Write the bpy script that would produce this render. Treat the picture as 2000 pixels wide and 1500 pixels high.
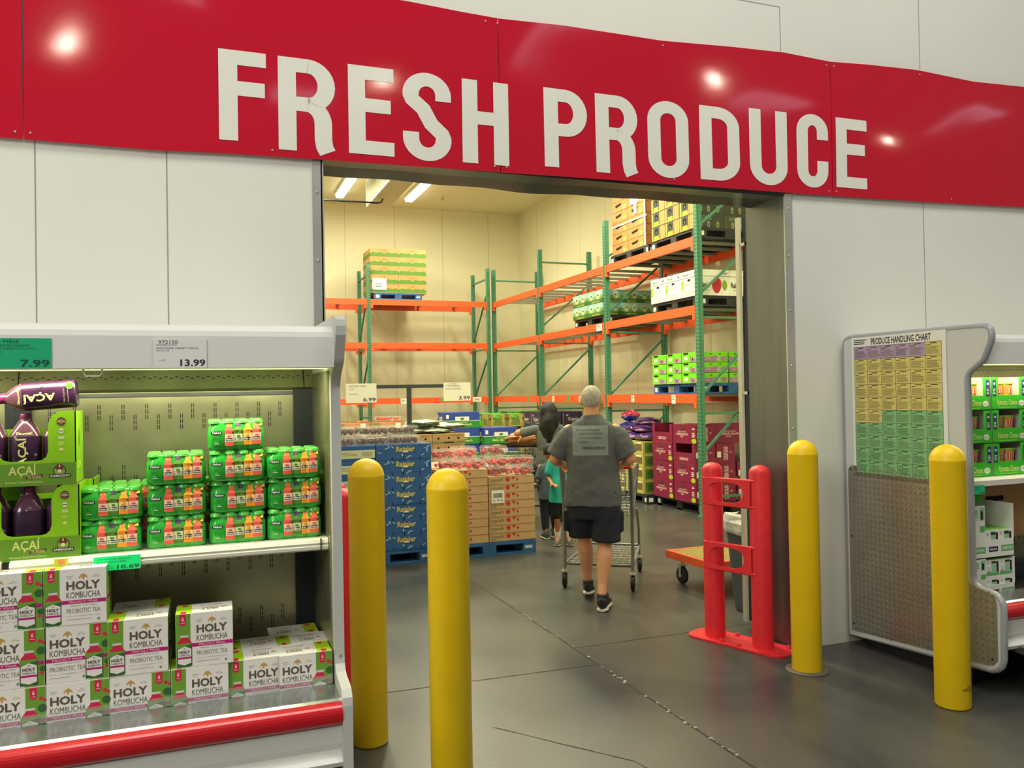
import bpy, bmesh, math, random
from mathutils import Vector, Matrix, Euler
from mathutils.bvhtree import BVHTree
random.seed(7)
PI = math.pi
for o in list(bpy.data.objects): bpy.data.objects.remove(o)
SC = bpy.context.scene
COL = SC.collection

# ---------------- camera ----------------
cd = bpy.data.cameras.new('camera'); cam = bpy.data.objects.new('camera', cd); COL.objects.link(cam)
cam.matrix_world = Matrix(((0.93518, 0.01247, -0.35396, 0.0),
                           (-0.35373, -0.01792, -0.93518, 0.0),
                           (-0.018, 0.99976, -0.01235, 1.65),
                           (0, 0, 0, 1)))
cd.sensor_width = 36.0; cd.lens = 29.124; cd.clip_end = 200; cd.clip_start = 0.05
SC.camera = cam

# ---------------- world, exposure, big lights ----------------
w = bpy.data.worlds.new('world'); SC.world = w; w.use_nodes = True
bg = w.node_tree.nodes['Background']
bg.inputs[0].default_value = (0.84, 0.86, 0.74, 1); bg.inputs[1].default_value = 0.24
SC.view_settings.view_transform = 'Standard'; SC.view_settings.look = 'None'
SC.view_settings.exposure = 0.0; SC.view_settings.gamma = 1.0
SC.view_settings.use_curve_mapping = False

def area(name, loc, rot, sx, sy, power, color=(1, 1, 1)):
    l = bpy.data.lights.new(name, 'AREA'); l.shape = 'RECTANGLE'; l.size = sx; l.size_y = sy
    l.energy = power; l.color = color
    o = bpy.data.objects.new(name, l); o.location = loc; o.rotation_euler = rot; COL.objects.link(o)
    return o
HALL = (1.0, 0.97, 0.88)
ROOM = (1.0, 0.965, 0.68)
# skylight and lamp light in the sales hall, above and behind the camera
area('hall_light', (-6.5, -2.5, 5.6), (math.radians(62), 0, math.radians(-52)), 3.5, 3, 380, HALL)
area('hall_light', (2.4, 0.9, 8.4), (math.radians(16), 0, 0), 8, 2.2, 380, HALL)
# fill lights added under the cold room ceiling, separate from its strip lamps
for lx, ly, pw in ((2.0, 15.6, 150), (4.7, 15.6, 150), (1.2, 12.6, 130), (2.6, 9.6, 200), (4.9, 10.6, 200), (3.0, 6.6, 130), (0.9, 8.0, 60), (5.2, 6.4, 70)):
    area('room_fill', (lx, ly, 5.85), (0, 0, 0), 0.3, 2.2, pw, ROOM)

# ---------------- materials ----------------
def lin(c):
    out = []
    for x in c[:3]:
        x = x / 255.0
        out.append(x / 12.92 if x <= 0.04045 else ((x + 0.055) / 1.055) ** 2.4)
    return (out[0], out[1], out[2], 1.0)
_mats = {}
def mat(name, rgb, rough=0.6, metal=0.0, var=0.0, scale=8.0, bump=0.0, bscale=60.0, coat=0.0, alpha=1.0, trans=0.0, emit=None, es=1.0, stretch=None, spec=None):
    if name in _mats: return _mats[name]
    m = bpy.data.materials.new(name); m.use_nodes = True
    nt = m.node_tree; b = nt.nodes['Principled BSDF']
    c = lin(rgb)
    b.inputs['Base Color'].default_value = c
    b.inputs['Roughness'].default_value = rough
    b.inputs['Metallic'].default_value = metal
    if spec is not None: b.inputs['Specular IOR Level'].default_value = spec
    if coat: b.inputs['Coat Weight'].default_value = coat; b.inputs['Coat Roughness'].default_value = 0.06
    if trans: b.inputs['Transmission Weight'].default_value = trans; b.inputs['IOR'].default_value = 1.15
    if alpha < 1: b.inputs['Alpha'].default_value = alpha
    if emit is not None:
        b.inputs['Emission Color'].default_value = lin(emit); b.inputs['Emission Strength'].default_value = es
    if var or bump:
        tc = nt.nodes.new('ShaderNodeTexCoord'); mp = nt.nodes.new('ShaderNodeMapping')
        nt.links.new(tc.outputs['Object'], mp.inputs[0])
        if stretch: mp.inputs['Scale'].default_value = stretch
    if var:
        n = nt.nodes.new('ShaderNodeTexNoise'); n.inputs['Scale'].default_value = scale; n.inputs['Detail'].default_value = 5
        r = nt.nodes.new('ShaderNodeValToRGB')
        r.color_ramp.elements[0].position = 0.3; r.color_ramp.elements[1].position = 0.7
        r.color_ramp.elements[0].color = (c[0] * (1 - var), c[1] * (1 - var), c[2] * (1 - var), 1)
        r.color_ramp.elements[1].color = (min(1, c[0] * (1 + var)), min(1, c[1] * (1 + var)), min(1, c[2] * (1 + var)), 1)
        nt.links.new(mp.outputs[0], n.inputs['Vector']); nt.links.new(n.outputs['Fac'], r.inputs[0]); nt.links.new(r.outputs[0], b.inputs['Base Color'])
    if bump:
        n2 = nt.nodes.new('ShaderNodeTexNoise'); n2.inputs['Scale'].default_value = bscale; n2.inputs['Detail'].default_value = 3
        bp = nt.nodes.new('ShaderNodeBump'); bp.inputs['Strength'].default_value = bump; bp.inputs['Distance'].default_value = 0.01
        nt.links.new(mp.outputs[0], n2.inputs['Vector']); nt.links.new(n2.outputs['Fac'], bp.inputs['Height']); nt.links.new(bp.outputs[0], b.inputs['Normal'])
    _mats[name] = m
    return m
def flat(rgb, rough=0.55):
    return mat('print_%d_%d_%d' % tuple(rgb), rgb, rough)
def film(name, rgb, op, rough=0.08):
    m = bpy.data.materials.new(name); m.use_nodes = True
    nt = m.node_tree; nt.nodes.clear()
    out = nt.nodes.new('ShaderNodeOutputMaterial'); mx = nt.nodes.new('ShaderNodeMixShader')
    t = nt.nodes.new('ShaderNodeBsdfTransparent'); g = nt.nodes.new('ShaderNodeBsdfPrincipled')
    g.inputs['Base Color'].default_value = lin(rgb); g.inputs['Roughness'].default_value = rough
    mx.inputs[0].default_value = op
    nt.links.new(t.outputs[0], mx.inputs[1]); nt.links.new(g.outputs[0], mx.inputs[2]); nt.links.new(mx.outputs[0], out.inputs[0])
    return m

WALLW = mat('painted_wall_panel', (226, 226, 216), 0.45, var=0.02, scale=1.5)
ROOMW = mat('cold_room_panel', (226, 220, 188), 0.55, var=0.02, scale=1.0)
SEAM = mat('seam_grey', (150, 152, 146), 0.6)
STEEL = mat('brushed_steel', (196, 196, 188), 0.32, 0.55, var=0.10, scale=3, bump=0.15, bscale=4)
STEELD = mat('dark_steel', (96, 98, 96), 0.30, 0.85, var=0.25, scale=2.5, bump=0.12, bscale=3)
LINER = mat('fridge_liner_steel', (172, 168, 136), 0.30, 0.8, var=0.22, scale=3.5, bump=0.25, bscale=5)
SLOT = mat('slot_dark', (28, 27, 22), 0.8)
NAVYP = mat('dark_post', (26, 30, 42), 0.5)
WHITEP = mat('white_enamel', (232, 232, 226), 0.28)
GREYP = mat('grey_enamel', (196, 197, 192), 0.35)
REDB = mat('red_bumper', (200, 12, 28), 0.28, coat=0.4)
REDG = mat('red_guard_paint', (222, 40, 52), 0.45, var=0.06, scale=20)
SIGNR = mat('sign_red_vinyl', (196, 14, 44), 0.07, spec=0.5)
SIGNW = mat('sign_white_vinyl', (232, 231, 220), 0.16)
YEL = mat('bollard_yellow_plastic', (246, 205, 6), 0.42, var=0.05, scale=6)
TREAD = mat('tread_plate', (166, 164, 156), 0.32, 0.9, var=0.08, scale=4)
BLACKR = mat('black_rubber', (22, 23, 25), 0.6)
ORANGE = mat('rack_orange', (250, 92, 40), 0.45)
RACKG = mat('rack_green', (72, 134, 104), 0.5, var=0.06, scale=5)
RACKGD = mat('rack_slots', (20, 34, 28), 0.8)
GALV = mat('galvanised_bar', (150, 152, 140), 0.45, 0.4)
CARD = mat('kraft_card', (190, 146, 92), 0.75, var=0.06, scale=7)
CARDD = mat('kraft_card_shade', (146, 108, 66), 0.8)
PALB = mat('pallet_blue', (40, 92, 150), 0.6, var=0.2, scale=9)
PALK = mat('pallet_black', (40, 42, 48), 0.55)
PAPER = mat('paper_white', (238, 238, 230), 0.4)
INK = mat('ink_dark', (28, 32, 48), 0.6)
HOLE = mat('hole_dark', (24, 18, 14), 0.9)
GREENC = mat('price_card_green', (10, 178, 120), 0.45)
LABELG = mat('label_green', (40, 190, 110), 0.5)
CLEAR = film('clear_plastic', (240, 240, 236), 0.16)
GLASS = film('shelf_glass', (220, 230, 225), 0.12, 0.03)
SKIN = mat('skin', (206, 150, 112), 0.5, var=0.05, scale=10)
SKIN2 = mat('skin_tan', (176, 120, 84), 0.5, var=0.05, scale=10)

# ---------------- mesh helper ----------------
_txt = {}
def text_tris(s, bold=0.0):
    key = (s, bold)
    if key in _txt: return _txt[key]
    cu = bpy.data.curves.new('t', 'FONT'); cu.body = s; cu.size = 1.0; cu.offset = bold; cu.resolution_u = 2; cu.fill_mode = 'FRONT'
    ob = bpy.data.objects.new('t', cu)
    me = bpy.data.meshes.new_from_object(ob)
    vs = [(v.co.x, v.co.y) for v in me.vertices]; fs = [tuple(p.vertices) for p in me.polygons]
    bpy.data.objects.remove(ob); bpy.data.curves.remove(cu); bpy.data.meshes.remove(me)
    x0 = min(v[0] for v in vs); x1 = max(v[0] for v in vs); y0 = min(v[1] for v in vs); y1 = max(v[1] for v in vs)
    vs = [((x - x0) / (x1 - x0), (y - y0) / (y1 - y0)) for x, y in vs]
    _txt[key] = (vs, fs, (x1 - x0) / (y1 - y0))
    return _txt[key]

class MB:
    def __init__(s): s.v = []; s.f = []; s.m = []; s.sm = []; s.mats = []
    def mi(s, m):
        if m not in s.mats: s.mats.append(m)
        return s.mats.index(m)
    def add(s, vs, fs, m, smooth=False):
        n = len(s.v); k = s.mi(m)
        s.v.extend([tuple(v) for v in vs])
        for f in fs: s.f.append(tuple(i + n for i in f)); s.m.append(k); s.sm.append(smooth)
    def box(s, x0, x1, y0, y1, z0, z1, m, T=None):
        vs = [(x, y, z) for x in (x0, x1) for y in (y0, y1) for z in (z0, z1)]
        if T: vs = [T @ Vector(v) for v in vs]
        s.add(vs, [(0, 1, 3, 2), (4, 6, 7, 5), (0, 4, 5, 1), (2, 3, 7, 6), (0, 2, 6, 4), (1, 5, 7, 3)], m)
    def cham(s, x0, x1, y0, y1, z0, z1, c, m):
        # box with its vertical edges and top rim chamfered
        def ring(z, i):
            a = c + i
            return [(x0 + a, y0 + i, z), (x1 - a, y0 + i, z), (x1 - i, y0 + a, z), (x1 - i, y1 - a, z), (x1 - a, y1 - i, z), (x0 + a, y1 - i, z), (x0 + i, y1 - a, z), (x0 + i, y0 + a, z)]
        s.loft([ring(z0, c * 0.6), ring(z0 + c * .6, 0), ring(z1 - c * .6, 0), ring(z1, c * 0.6)], m)
    def loft(s, rings, m, cap=True, smooth=False, closed=True):
        n = len(rings[0]); vs = [p for r in rings for p in r]; fs = []
        for i in range(len(rings) - 1):
            for j in range(n if closed else n - 1):
                k = (j + 1) % n
                fs.append((i * n + j, i * n + k, (i + 1) * n + k, (i + 1) * n + j))
        s.add(vs, fs, m, smooth)
        if cap and closed:
            s.add(rings[0], [tuple(range(n))[::-1]], m); s.add(rings[-1], [tuple(range(n))], m)
    def prism(s, poly, axis, a, b, m, smooth=False):
        # poly in the two other axes (cyclic order), extruded along axis
        def P(p, t):
            if axis == 'x': return (t, p[0], p[1])
            if axis == 'y': return (p[0], t, p[1])
            return (p[0], p[1], t)
        s.loft([[P(p, a) for p in poly], [P(p, b) for p in poly]], m, smooth=smooth)
    def tube(s, pts, r, m, n=8, closed=False, smooth=True):
        pts = [Vector(p) for p in pts]; rs = r if isinstance(r, (list, tuple)) else [r] * len(pts)
        rings = []; L = len(pts); up = None
        for i, p in enumerate(pts):
            if closed: d = (pts[(i + 1) % L] - pts[i - 1])
            else: d = pts[min(i + 1, L - 1)] - pts[max(i - 1, 0)]
            if d.length < 1e-9: d = Vector((0, 0, 1))
            d.normalize()
            if up is None:
                up = Vector((0, 0, 1)) if abs(d.z) < 0.9 else Vector((1, 0, 0))
            a = d.cross(up)
            if a.length < 1e-4: a = d.orthogonal()
            a.normalize(); b = a.cross(d).normalized(); up = b
            rings.append([p + (a * math.cos(2 * PI * k / n) + b * math.sin(2 * PI * k / n)) * rs[i] for k in range(n)])
        if closed: rings.append(rings[0])
        s.loft(rings, m, cap=not closed, smooth=smooth)
    def bar(s, p0, p1, w, h, m, up=(0, 0, 1)):
        # rectangular bar between two points
        p0 = Vector(p0); p1 = Vector(p1); d = (p1 - p0).normalized(); u = Vector(up)
        a = d.cross(u)
        if a.length < 1e-4: a = d.orthogonal()
        a.normalize(); b = a.cross(d)
        rr = [(-w / 2, -h / 2), (w / 2, -h / 2), (w / 2, h / 2), (-w / 2, h / 2)]
        s.loft([[p + a * x + b * y for x, y in rr] for p in (p0, p1)], m)
    def lathe(s, prof, c, m, n=24, axis='z', smooth=True):
        rings = []
        for r, t in prof:
            ring = []
            for k in range(n):
                a = 2 * PI * k / n; x, y = r * math.cos(a), r * math.sin(a)
                if axis == 'z': ring.append((c[0] + x, c[1] + y, c[2] + t))
                elif axis == 'x': ring.append((c[0] + t, c[1] + x, c[2] + y))
                else: ring.append((c[0] + y, c[1] + t, c[2] + x))
            rings.append(ring)
        s.loft(rings, m, smooth=smooth)
    def ball(s, c, r, m, n=10, k=6, sc=(1, 1, 1)):
        prof = [(max(r * math.sin(PI * i / k), 1e-4), -r * math.cos(PI * i / k)) for i in range(k + 1)]
        vs = []
        for rr, z in prof:
            for j in range(n):
                a = 2 * PI * j / n
                vs.append((c[0] + rr * math.cos(a) * sc[0], c[1] + rr * math.sin(a) * sc[1], c[2] + z * sc[2]))
        fs = [(i * n + j, i * n + (j + 1) % n, (i + 1) * n + (j + 1) % n, (i + 1) * n + j) for i in range(k) for j in range(n)]
        s.add(vs, fs, m, True)
    def merge(s, other, T=None):
        n = len(s.v)
        s.v.extend([tuple(T @ Vector(v)) if T else v for v in other.v])
        for f, k, q in zip(other.f, other.m, other.sm):
            s.f.append(tuple(i + n for i in f)); s.m.append(s.mi(other.mats[k])); s.sm.append(q)
    def build(s, name, parent=None, label=None, mods=None, fixn=True):
        me = bpy.data.meshes.new(name); me.from_pydata(s.v, [], s.f)
        for m in s.mats: me.materials.append(m)
        me.polygons.foreach_set('material_index', s.m); me.polygons.foreach_set('use_smooth', s.sm); me.update()
        o = bpy.data.objects.new(name, me); COL.objects.link(o)
        if parent: o.parent = parent
        if label: o['label'] = label
        return o

class Face:
    """a drawing plane on a mesh builder: origin, unit u and v axes; marks are laid just above the surface"""
    def __init__(s, mb, o, u, v, lift=0.0006, W=1.0, H=1.0, fn=None, flip=False):
        s.mb = mb; s.o = Vector(o); s.u = Vector(u); s.v = Vector(v); s.n = s.u.cross(s.v).normalized()
        if flip: s.n = -s.n
        s.W = W; s.H = H; s.k = 0; s.lift = lift; s.fn = fn
    def P(s, a, b, l=0):
        q = s.o + s.u * (a * s.W) + s.v * (b * s.H)
        if s.fn: return s.fn(q, s.n, s.lift * (1 + l))
        return q + s.n * (s.lift * (1 + l))
    def poly(s, pts, m, l=0):
        s.mb.add([s.P(a, b, l) for a, b in pts], [tuple(range(len(pts)))], m)
    def rect(s, a0, a1, b0, b1, m, l=0, n=1):
        if n == 1: s.poly([(a0, b0), (a1, b0), (a1, b1), (a0, b1)], m, l)
        else:
            for i in range(n):
                x0 = a0 + (a1 - a0) * i / n; x1 = a0 + (a1 - a0) * (i + 1) / n
                s.poly([(x0, b0), (x1, b0), (x1, b1), (x0, b1)], m, l)
    def disc(s, ca, cb, r, m, l=0, n=20, ry=None):
        ry = ry if ry is not None else r * s.W / s.H
        s.poly([(ca + r * math.cos(2 * PI * i / n), cb + ry * math.sin(2 * PI * i / n)) for i in range(n)], m, l)
    def text(s, t, a0, a1, b0, b1, m, l=1, bold=0.0, rot=0):
        vs, fs, asp = text_tris(t, bold)
        def q(x, y):
            if rot == 90: x, y = 1 - y, x
            if rot == 180: x, y = 1 - x, 1 - y
            if rot == -90: x, y = y, 1 - x
            return s.P(a0 + (a1 - a0) * x, b0 + (b1 - b0) * y, l)
        s.mb.add([q(x, y) for x, y in vs], fs, m)
    def lines(s, a0, a1, b0, b1, n, m, l=1, fill=0.45, rag=True):
        h = (b1 - b0) / n
        for i in range(n):
            e = a1 - (random.random() * 0.3 * (a1 - a0) if rag else 0)
            s.rect(a0, e, b1 - (i + 0.5 + fill / 2) * h, b1 - (i + 0.5 - fill / 2) * h, m, l)

def empty(name, loc=(0, 0, 0), rz=0.0):
    o = bpy.data.objects.new(name, None); COL.objects.link(o); o.location = loc; o.rotation_euler = (0, 0, rz); o.empty_display_size = 0.1
    return o
def tag(o, label, cat, group=None):
    o['label'] = label; o['category'] = cat
    if group: o['group'] = group
    return o
def struct(o): o['kind'] = 'structure'; return o
def at(o, x, y, z, rz=0.0):
    o.location = (x, y, z); o.rotation_euler = (0, 0, rz); return o
def dup(o, loc=None, rz=None, label=None, group=None):
    c = o.copy(); COL.objects.link(c)
    for ch in list(o.children):
        d = ch.copy(); COL.objects.link(d); d.parent = c
        for g in list(ch.children):
            e = g.copy(); COL.objects.link(e); e.parent = d
    if loc is not None: c.location = loc
    if rz is not None: c.rotation_euler = (0, 0, rz)
    if label: c['label'] = label
    if group: c['group'] = group
    return c
class Kind:
    """first placement uses the built thing itself, later ones are copies of it"""
    def __init__(s, proto, cat, group): s.p = proto; s.used = False; s.cat = cat; s.group = group
    def put(s, x, y, z, rz, label, group=None):
        if not s.used: o = s.p; s.used = True
        else: o = dup(s.p)
        o.location = (x, y, z); o.rotation_euler = (0, 0, rz)
        tag(o, label, s.cat, group or s.group)
        return o
ORD = ['bottom', 'second', 'third', 'fourth', 'fifth', 'sixth', 'seventh', 'eighth', 'ninth', 'tenth', 'eleventh']
def row(i, n): return 'top' if i == n - 1 else ORD[i]

# ============ THE ROOM ============
# floor of both rooms
def floor_mat():
    m = bpy.data.materials.new('polished_concrete'); m.use_nodes = True; nt = m.node_tree; b = nt.nodes['Principled BSDF']
    tc = nt.nodes.new('ShaderNodeTexCoord')
    n1 = nt.nodes.new('ShaderNodeTexNoise'); n1.inputs['Scale'].default_value = 0.9; n1.inputs['Detail'].default_value = 8; n1.inputs['Distortion'].default_value = 0.6
    n2 = nt.nodes.new('ShaderNodeTexNoise'); n2.inputs['Scale'].default_value = 40; n2.inputs['Detail'].default_value = 4
    r = nt.nodes.new('ShaderNodeValToRGB'); r.color_ramp.elements[0].position = 0.3; r.color_ramp.elements[1].position = 0.75
    r.color_ramp.elements[0].color = lin((54, 56, 57)); r.color_ramp.elements[1].color = lin((90, 89, 82))
    mx = nt.nodes.new('ShaderNodeMix'); mx.data_type = 'RGBA'; mx.blend_type = 'OVERLAY'; mx.inputs[0].default_value = 0.25
    nt.links.new(tc.outputs['Object'], n1.inputs['Vector']); nt.links.new(tc.outputs['Object'], n2.inputs['Vector'])
    nt.links.new(n1.outputs['Fac'], r.inputs[0]); nt.links.new(r.outputs[0], mx.inputs[6]); nt.links.new(n2.outputs['Fac'], mx.inputs[7])
    nt.links.new(mx.outputs[2], b.inputs['Base Color'])
    r2 = nt.nodes.new('ShaderNodeMapRange'); r2.inputs[3].default_value = 0.22; r2.inputs[4].default_value = 0.42
    nt.links.new(n1.outputs['Fac'], r2.inputs[0]); nt.links.new(r2.outputs[0], b.inputs['Roughness'])
    return m
FLOOR = floor_mat(); CRACK = mat('floor_joint', (44, 45, 45), 0.8); WORN = mat('floor_joint_worn', (150, 146, 132), 0.8)
mb = MB(); mb.box(-8, 14, -10, 19.2, -0.12, 0, FLOOR)
f = Face(mb, (0, 0, 0), (1, 0, 0), (0, 1, 0), lift=0.0008)
def joint(pts, wd, m, l=0, jit=0.0):
    P = []
    for i in range(len(pts) - 1):
        (x0, y0), (x1, y1) = pts[i], pts[i + 1]; n = max(2, int(math.hypot(x1 - x0, y1 - y0) / 0.06))
        for k in range(n): P.append((x0 + (x1 - x0) * k / n + random.uniform(-jit, jit), y0 + (y1 - y0) * k / n + random.uniform(-jit, jit)))
    P.append(pts[-1])
    for i in range(len(P) - 1):
        a = Vector(P[i]); b = Vector(P[i + 1]); d = (b - a).normalized(); nn = Vector((-d.y, d.x)) * (wd / 2) * random.uniform(.7, 1.3)
        f.poly([tuple(a - nn), tuple(b - nn), tuple(b + nn), tuple(a + nn)], m, l)
joint([(2.25, 8.6), (2.25, -2)], 0.012, CRACK, 1, 0.0015)
for i in range(90):
    y = random.uniform(1.5, 6.0); x = 2.25 + random.choice((-1, 1)) * random.uniform(.004, .012); s_ = random.uniform(.004, .011)
    f.poly([(x - s_, y - s_), (x + s_, y - s_ * .6), (x + s_ * .7, y + s_), (x - s_ * .8, y + s_ * .8)], WORN, 2)
joint([(2.25, 4.55), (0.2, 4.62)], 0.006, CRACK, 1, 0.001)
joint([(2.25, 4.9), (4.6, 4.9)], 0.005, CRACK, 1, 0.001)
joint([(1.35, 3.9), (1.8, 3.3), (1.95, 2.6)], 0.004, CRACK, 1, 0.002)
fl = struct(mb.build('floor'))

# front wall with the opening 0.60..3.50, 2.90 high, thick insulated panel 4.30..4.66
HZ = 2.93
mb = MB()
mb.box(-7, 0.60, 4.30, 4.66, 0, 6.2, WALLW); mb.box(3.50, 13, 4.30, 4.66, 0, 6.2, WALLW); mb.box(0.60, 3.50, 4.30, 4.66, HZ, 6.2, WALLW)
f = Face(mb, (0, 4.30, 0), (1, 0, 0), (0, 0, 1))
for x, z0, z1 in ((-1.85, 0, 2.85), (-0.687, 0, 2.85), (-0.13, 0, 2.85), (4.67, 0, 6.2), (3.50, 3.7, 4.09), (5.85, 0, 6.2), (7.0, 0, 6.2)):
    f.rect(x - .003, x + .003, z0, z1, SEAM)
f.rect(0.6, 3.50, 4.088, 4.094, SEAM)
struct(mb.build('wall_front'))
mb = MB(); mb.box(-7, 7.55, 18.9, 19.1, 0, 6.2, ROOMW)
f = Face(mb, (0, 18.9, 0), (1, 0, 0), (0, 0, 1))
for i in range(10): x = 2.0 + i * 1.15; f.rect(x, x + .008, 0, 6.1, SEAM) if x < 7.4 else None
struct(mb.build('wall_back'))
mb = MB(); mb.box(7.4, 7.55, 4.66, 18.9, 0, 6.2, ROOMW)
f = Face(mb, (7.4, 18.9, 0), (0, -1, 0), (0, 0, 1))
for i in range(1, 12): f.rect(i * 1.15, i * 1.15 + .008, 0, 6.1, SEAM)
struct(mb.build('wall_right'))
mb = MB(); mb.box(-1.6, -1.45, 4.66, 18.9, 0, 6.2, ROOMW); struct(mb.build('wall_left'))
mb = MB(); mb.box(-1.45, 7.4, 4.66, 18.9, 6.04, 6.2, mat('cold_room_ceiling', (232, 226, 190), 0.6)); struct(mb.build('ceiling'))

# stainless lining of the opening
mb = MB()
mb.box(0.555, 0.605, 4.292, 4.30, 0, 2.87, STEEL); mb.box(0.598, 0.612, 4.292, 4.68, 0, HZ, STEEL)
mb.box(0.56, 0.612, 4.66, 4.68, 0, HZ, STEEL)
for z in (0.4, 1.0, 1.55, 2.0, 2.35, 2.7): mb.lathe([(0.007, 0), (0.007, -.004), (.003, -.006)], (0.578, 4.292, z), STEEL, 10, 'y')
struct(mb.build('trim_1'))
mb = MB()
# right side: front strip, jamb face that swells out towards the room
mb.box(3.495, 3.555, 4.290, 4.30, 0, 2.9, STEEL)
prof = [(3.51, 4.292), (3.495, 4.292), (3.497, 4.36), (3.496, 4.40), (3.493, 4.46), (3.490, 4.54), (3.489, 4.62), (3.489, 4.68), (3.51, 4.68)]
mb.prism([(x, y) for x, y in prof], 'z', 0, HZ, mat('jamb_steel', (112, 116, 122), 0.34, 0.85, var=0.12, scale=2, stretch=(4, 4, .4)))
for z in (0.35, 0.9, 1.4, 1.8, 2.15, 2.5, 2.8): mb.lathe([(0.008, 0), (0.008, -.004), (.003, -.006)], (3.525, 4.292, z), STEEL, 10, 'y')
struct(mb.build('trim_2'))
mb = MB()
# dented steel under the header, hanging a little lower in the middle
n = 36; rings = []
for i in range(n + 1):
    x = 0.6 + 2.9 * i / n
    d = 0.004 * math.sin(i * .9) + 0.012 * math.exp(-((x - 1.9) / .35) ** 2)
    rings.append([(x, 4.285, 2.90), (x, 4.30, HZ), (x, 4.68, HZ), (x, 4.68, 2.895 - d * .9), (x, 4.62, 2.875 - d), (x, 4.45, 2.885 - d * .6), (x, 4.295, 2.875)])
mb.loft(rings, STEELD, smooth=False)
struct(mb.build('trim_3'))
# strip guard standing just inside the right jamb with three brackets
g = tag(empty('door_strip_guard', (3.55, 4.80, 0)), 'tall thin dark steel strip guard standing inside the right jamb', 'strip guard')
mb = MB()
rings = []
for i in range(30):
    z = 0.06 + 2.80 * i / 29; b = 0.03 * math.sin(PI * max(0, (z - 1.9)) / 1.9) - 0.012 * math.cos(z * 1.6)
    rings.append([(-0.035 + b, 0.0, z), (-0.02 + b, -0.006, z), (0.03, -0.006, z), (0.03, 0.006, z), (-0.02 + b, 0.006, z)])
mb.loft(rings, mat('strip_guard_steel', (58, 60, 66), 0.4, 0.6)); mb.build('guard_plate', g)
mb = MB(); mb.box(-0.055, -0.035, -0.03, 0.01, 0.06, 2.84, STEEL); mb.build('edge_strip', g)
for z in (0.42, 1.62, 2.64):
    mb = MB(); mb.box(-0.05, 0.085, -0.10, -0.085, z, z + .02, STEEL); mb.box(-0.05, -.03, -0.1, 0.0, z, z + .02, STEEL); mb.lathe([(.012, 0), (.012, -.03)], (0.0, -.10, z + .01), STEEL, 8, 'y'); mb.build('bracket', g)

# ============ SIGN ============
TOPL = [(-3, 3.70), (0.0, 3.735), (1.049, 3.748), (1.361, 3.735), (1.583, 3.730), (1.972, 3.747), (2.608, 3.745), (3.118, 3.776), (3.506, 3.791), (3.872, 3.778), (4.214, 3.80), (4.618, 3.815), (5.138, 3.795), (5.644, 3.817), (9, 3.83)]
BOTL = [(-3, 2.84), (-0.821, 2.847), (-0.186, 2.845), (0.161, 2.858), (0.582, 2.863), (1.062, 2.87), (1.567, 2.875), (2.28, 2.885), (3.522, 2.897), (4.188, 2.905), (4.869, 2.919), (5.612, 2.937), (9, 2.98)]
def interp(tab, x):
    for (a, b), (c, d) in zip(tab, tab[1:]):
        if x <= c:
            t = (x - a) / (c - a); t = t * t * (3 - 2 * t) if False else t
            return b + (d - b) * t
    return tab[-1][1]
def sign_y(x, z):
    t = (z - 2.87) / 0.9
    return 4.275 - 0.006 * math.sin(x * 1.5 + 1.0) * math.sin(PI * min(max(t, 0), 1)) - 0.0012 * math.sin(x * 4.7 + z * 4) - 0.0008 * math.sin(x * 2.3 + z * 9)
sg = tag(empty('store_sign', (1.5, 4.29, 2.87)), 'long red wall banner with white words FRESH PRODUCE above the opening', 'sign')
def spanel(xa, xb):
    mb = MB(); nx = max(4, int((xb - xa) / .06)); nz = 12; vs = []
    for i in range(nx + 1):
        x = xa + (xb - xa) * i / nx; b0 = interp(BOTL, x); t0 = interp(TOPL, x)
        for k in range(nz + 1):
            z = b0 + (t0 - b0) * k / nz; vs.append((x - 1.5, sign_y(x, z) - 4.29, z - 2.87))
    fs = []
    for i in range(nx):
        for k in range(nz): a = i * (nz + 1) + k; fs.append((a, a + nz + 1, a + nz + 2, a + 1))
    mb.add(vs, fs, SIGNR, True)
    nv = len(vs); back = [(x, 0.008 if y < 0.008 else y, z) for x, y, z in vs]
    bid = [i * (nz + 1) for i in range(nx + 1)] + [nx * (nz + 1) + k for k in range(1, nz + 1)] + [i * (nz + 1) + nz for i in range(nx - 1, -1, -1)] + [k for k in range(nz - 1, 0, -1)]
    m_ = len(bid)
    ring = [vs[i] for i in bid] + [(vs[i][0], vs[i][1] + 0.006, vs[i][2]) for i in bid]
    mb.add(ring, [(i, m_ + i, m_ + (i + 1) % m_, (i + 1) % m_) for i in range(m_)], SIGNR)
    mb.add([(x, y + .006, z) for x, y, z in vs], [tuple(reversed(q)) for q in fs], SIGNR)
    return mb.build('panel', sg)
for a, b in ((-3.0, -0.73), (-0.725, 1.572), (1.576, 3.868), (3.872, 6.2), (6.204, 8.5)): spanel(a, b)
T_ = 0.088
def arc(cx, cz, rx, rz, a0, a1, n=14):
    return [(cx + rx * math.cos(math.radians(a0 + (a1 - a0) * i / n)), cz + rz * math.sin(math.radians(a0 + (a1 - a0) * i / n))) for i in range(n + 1)]
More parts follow.
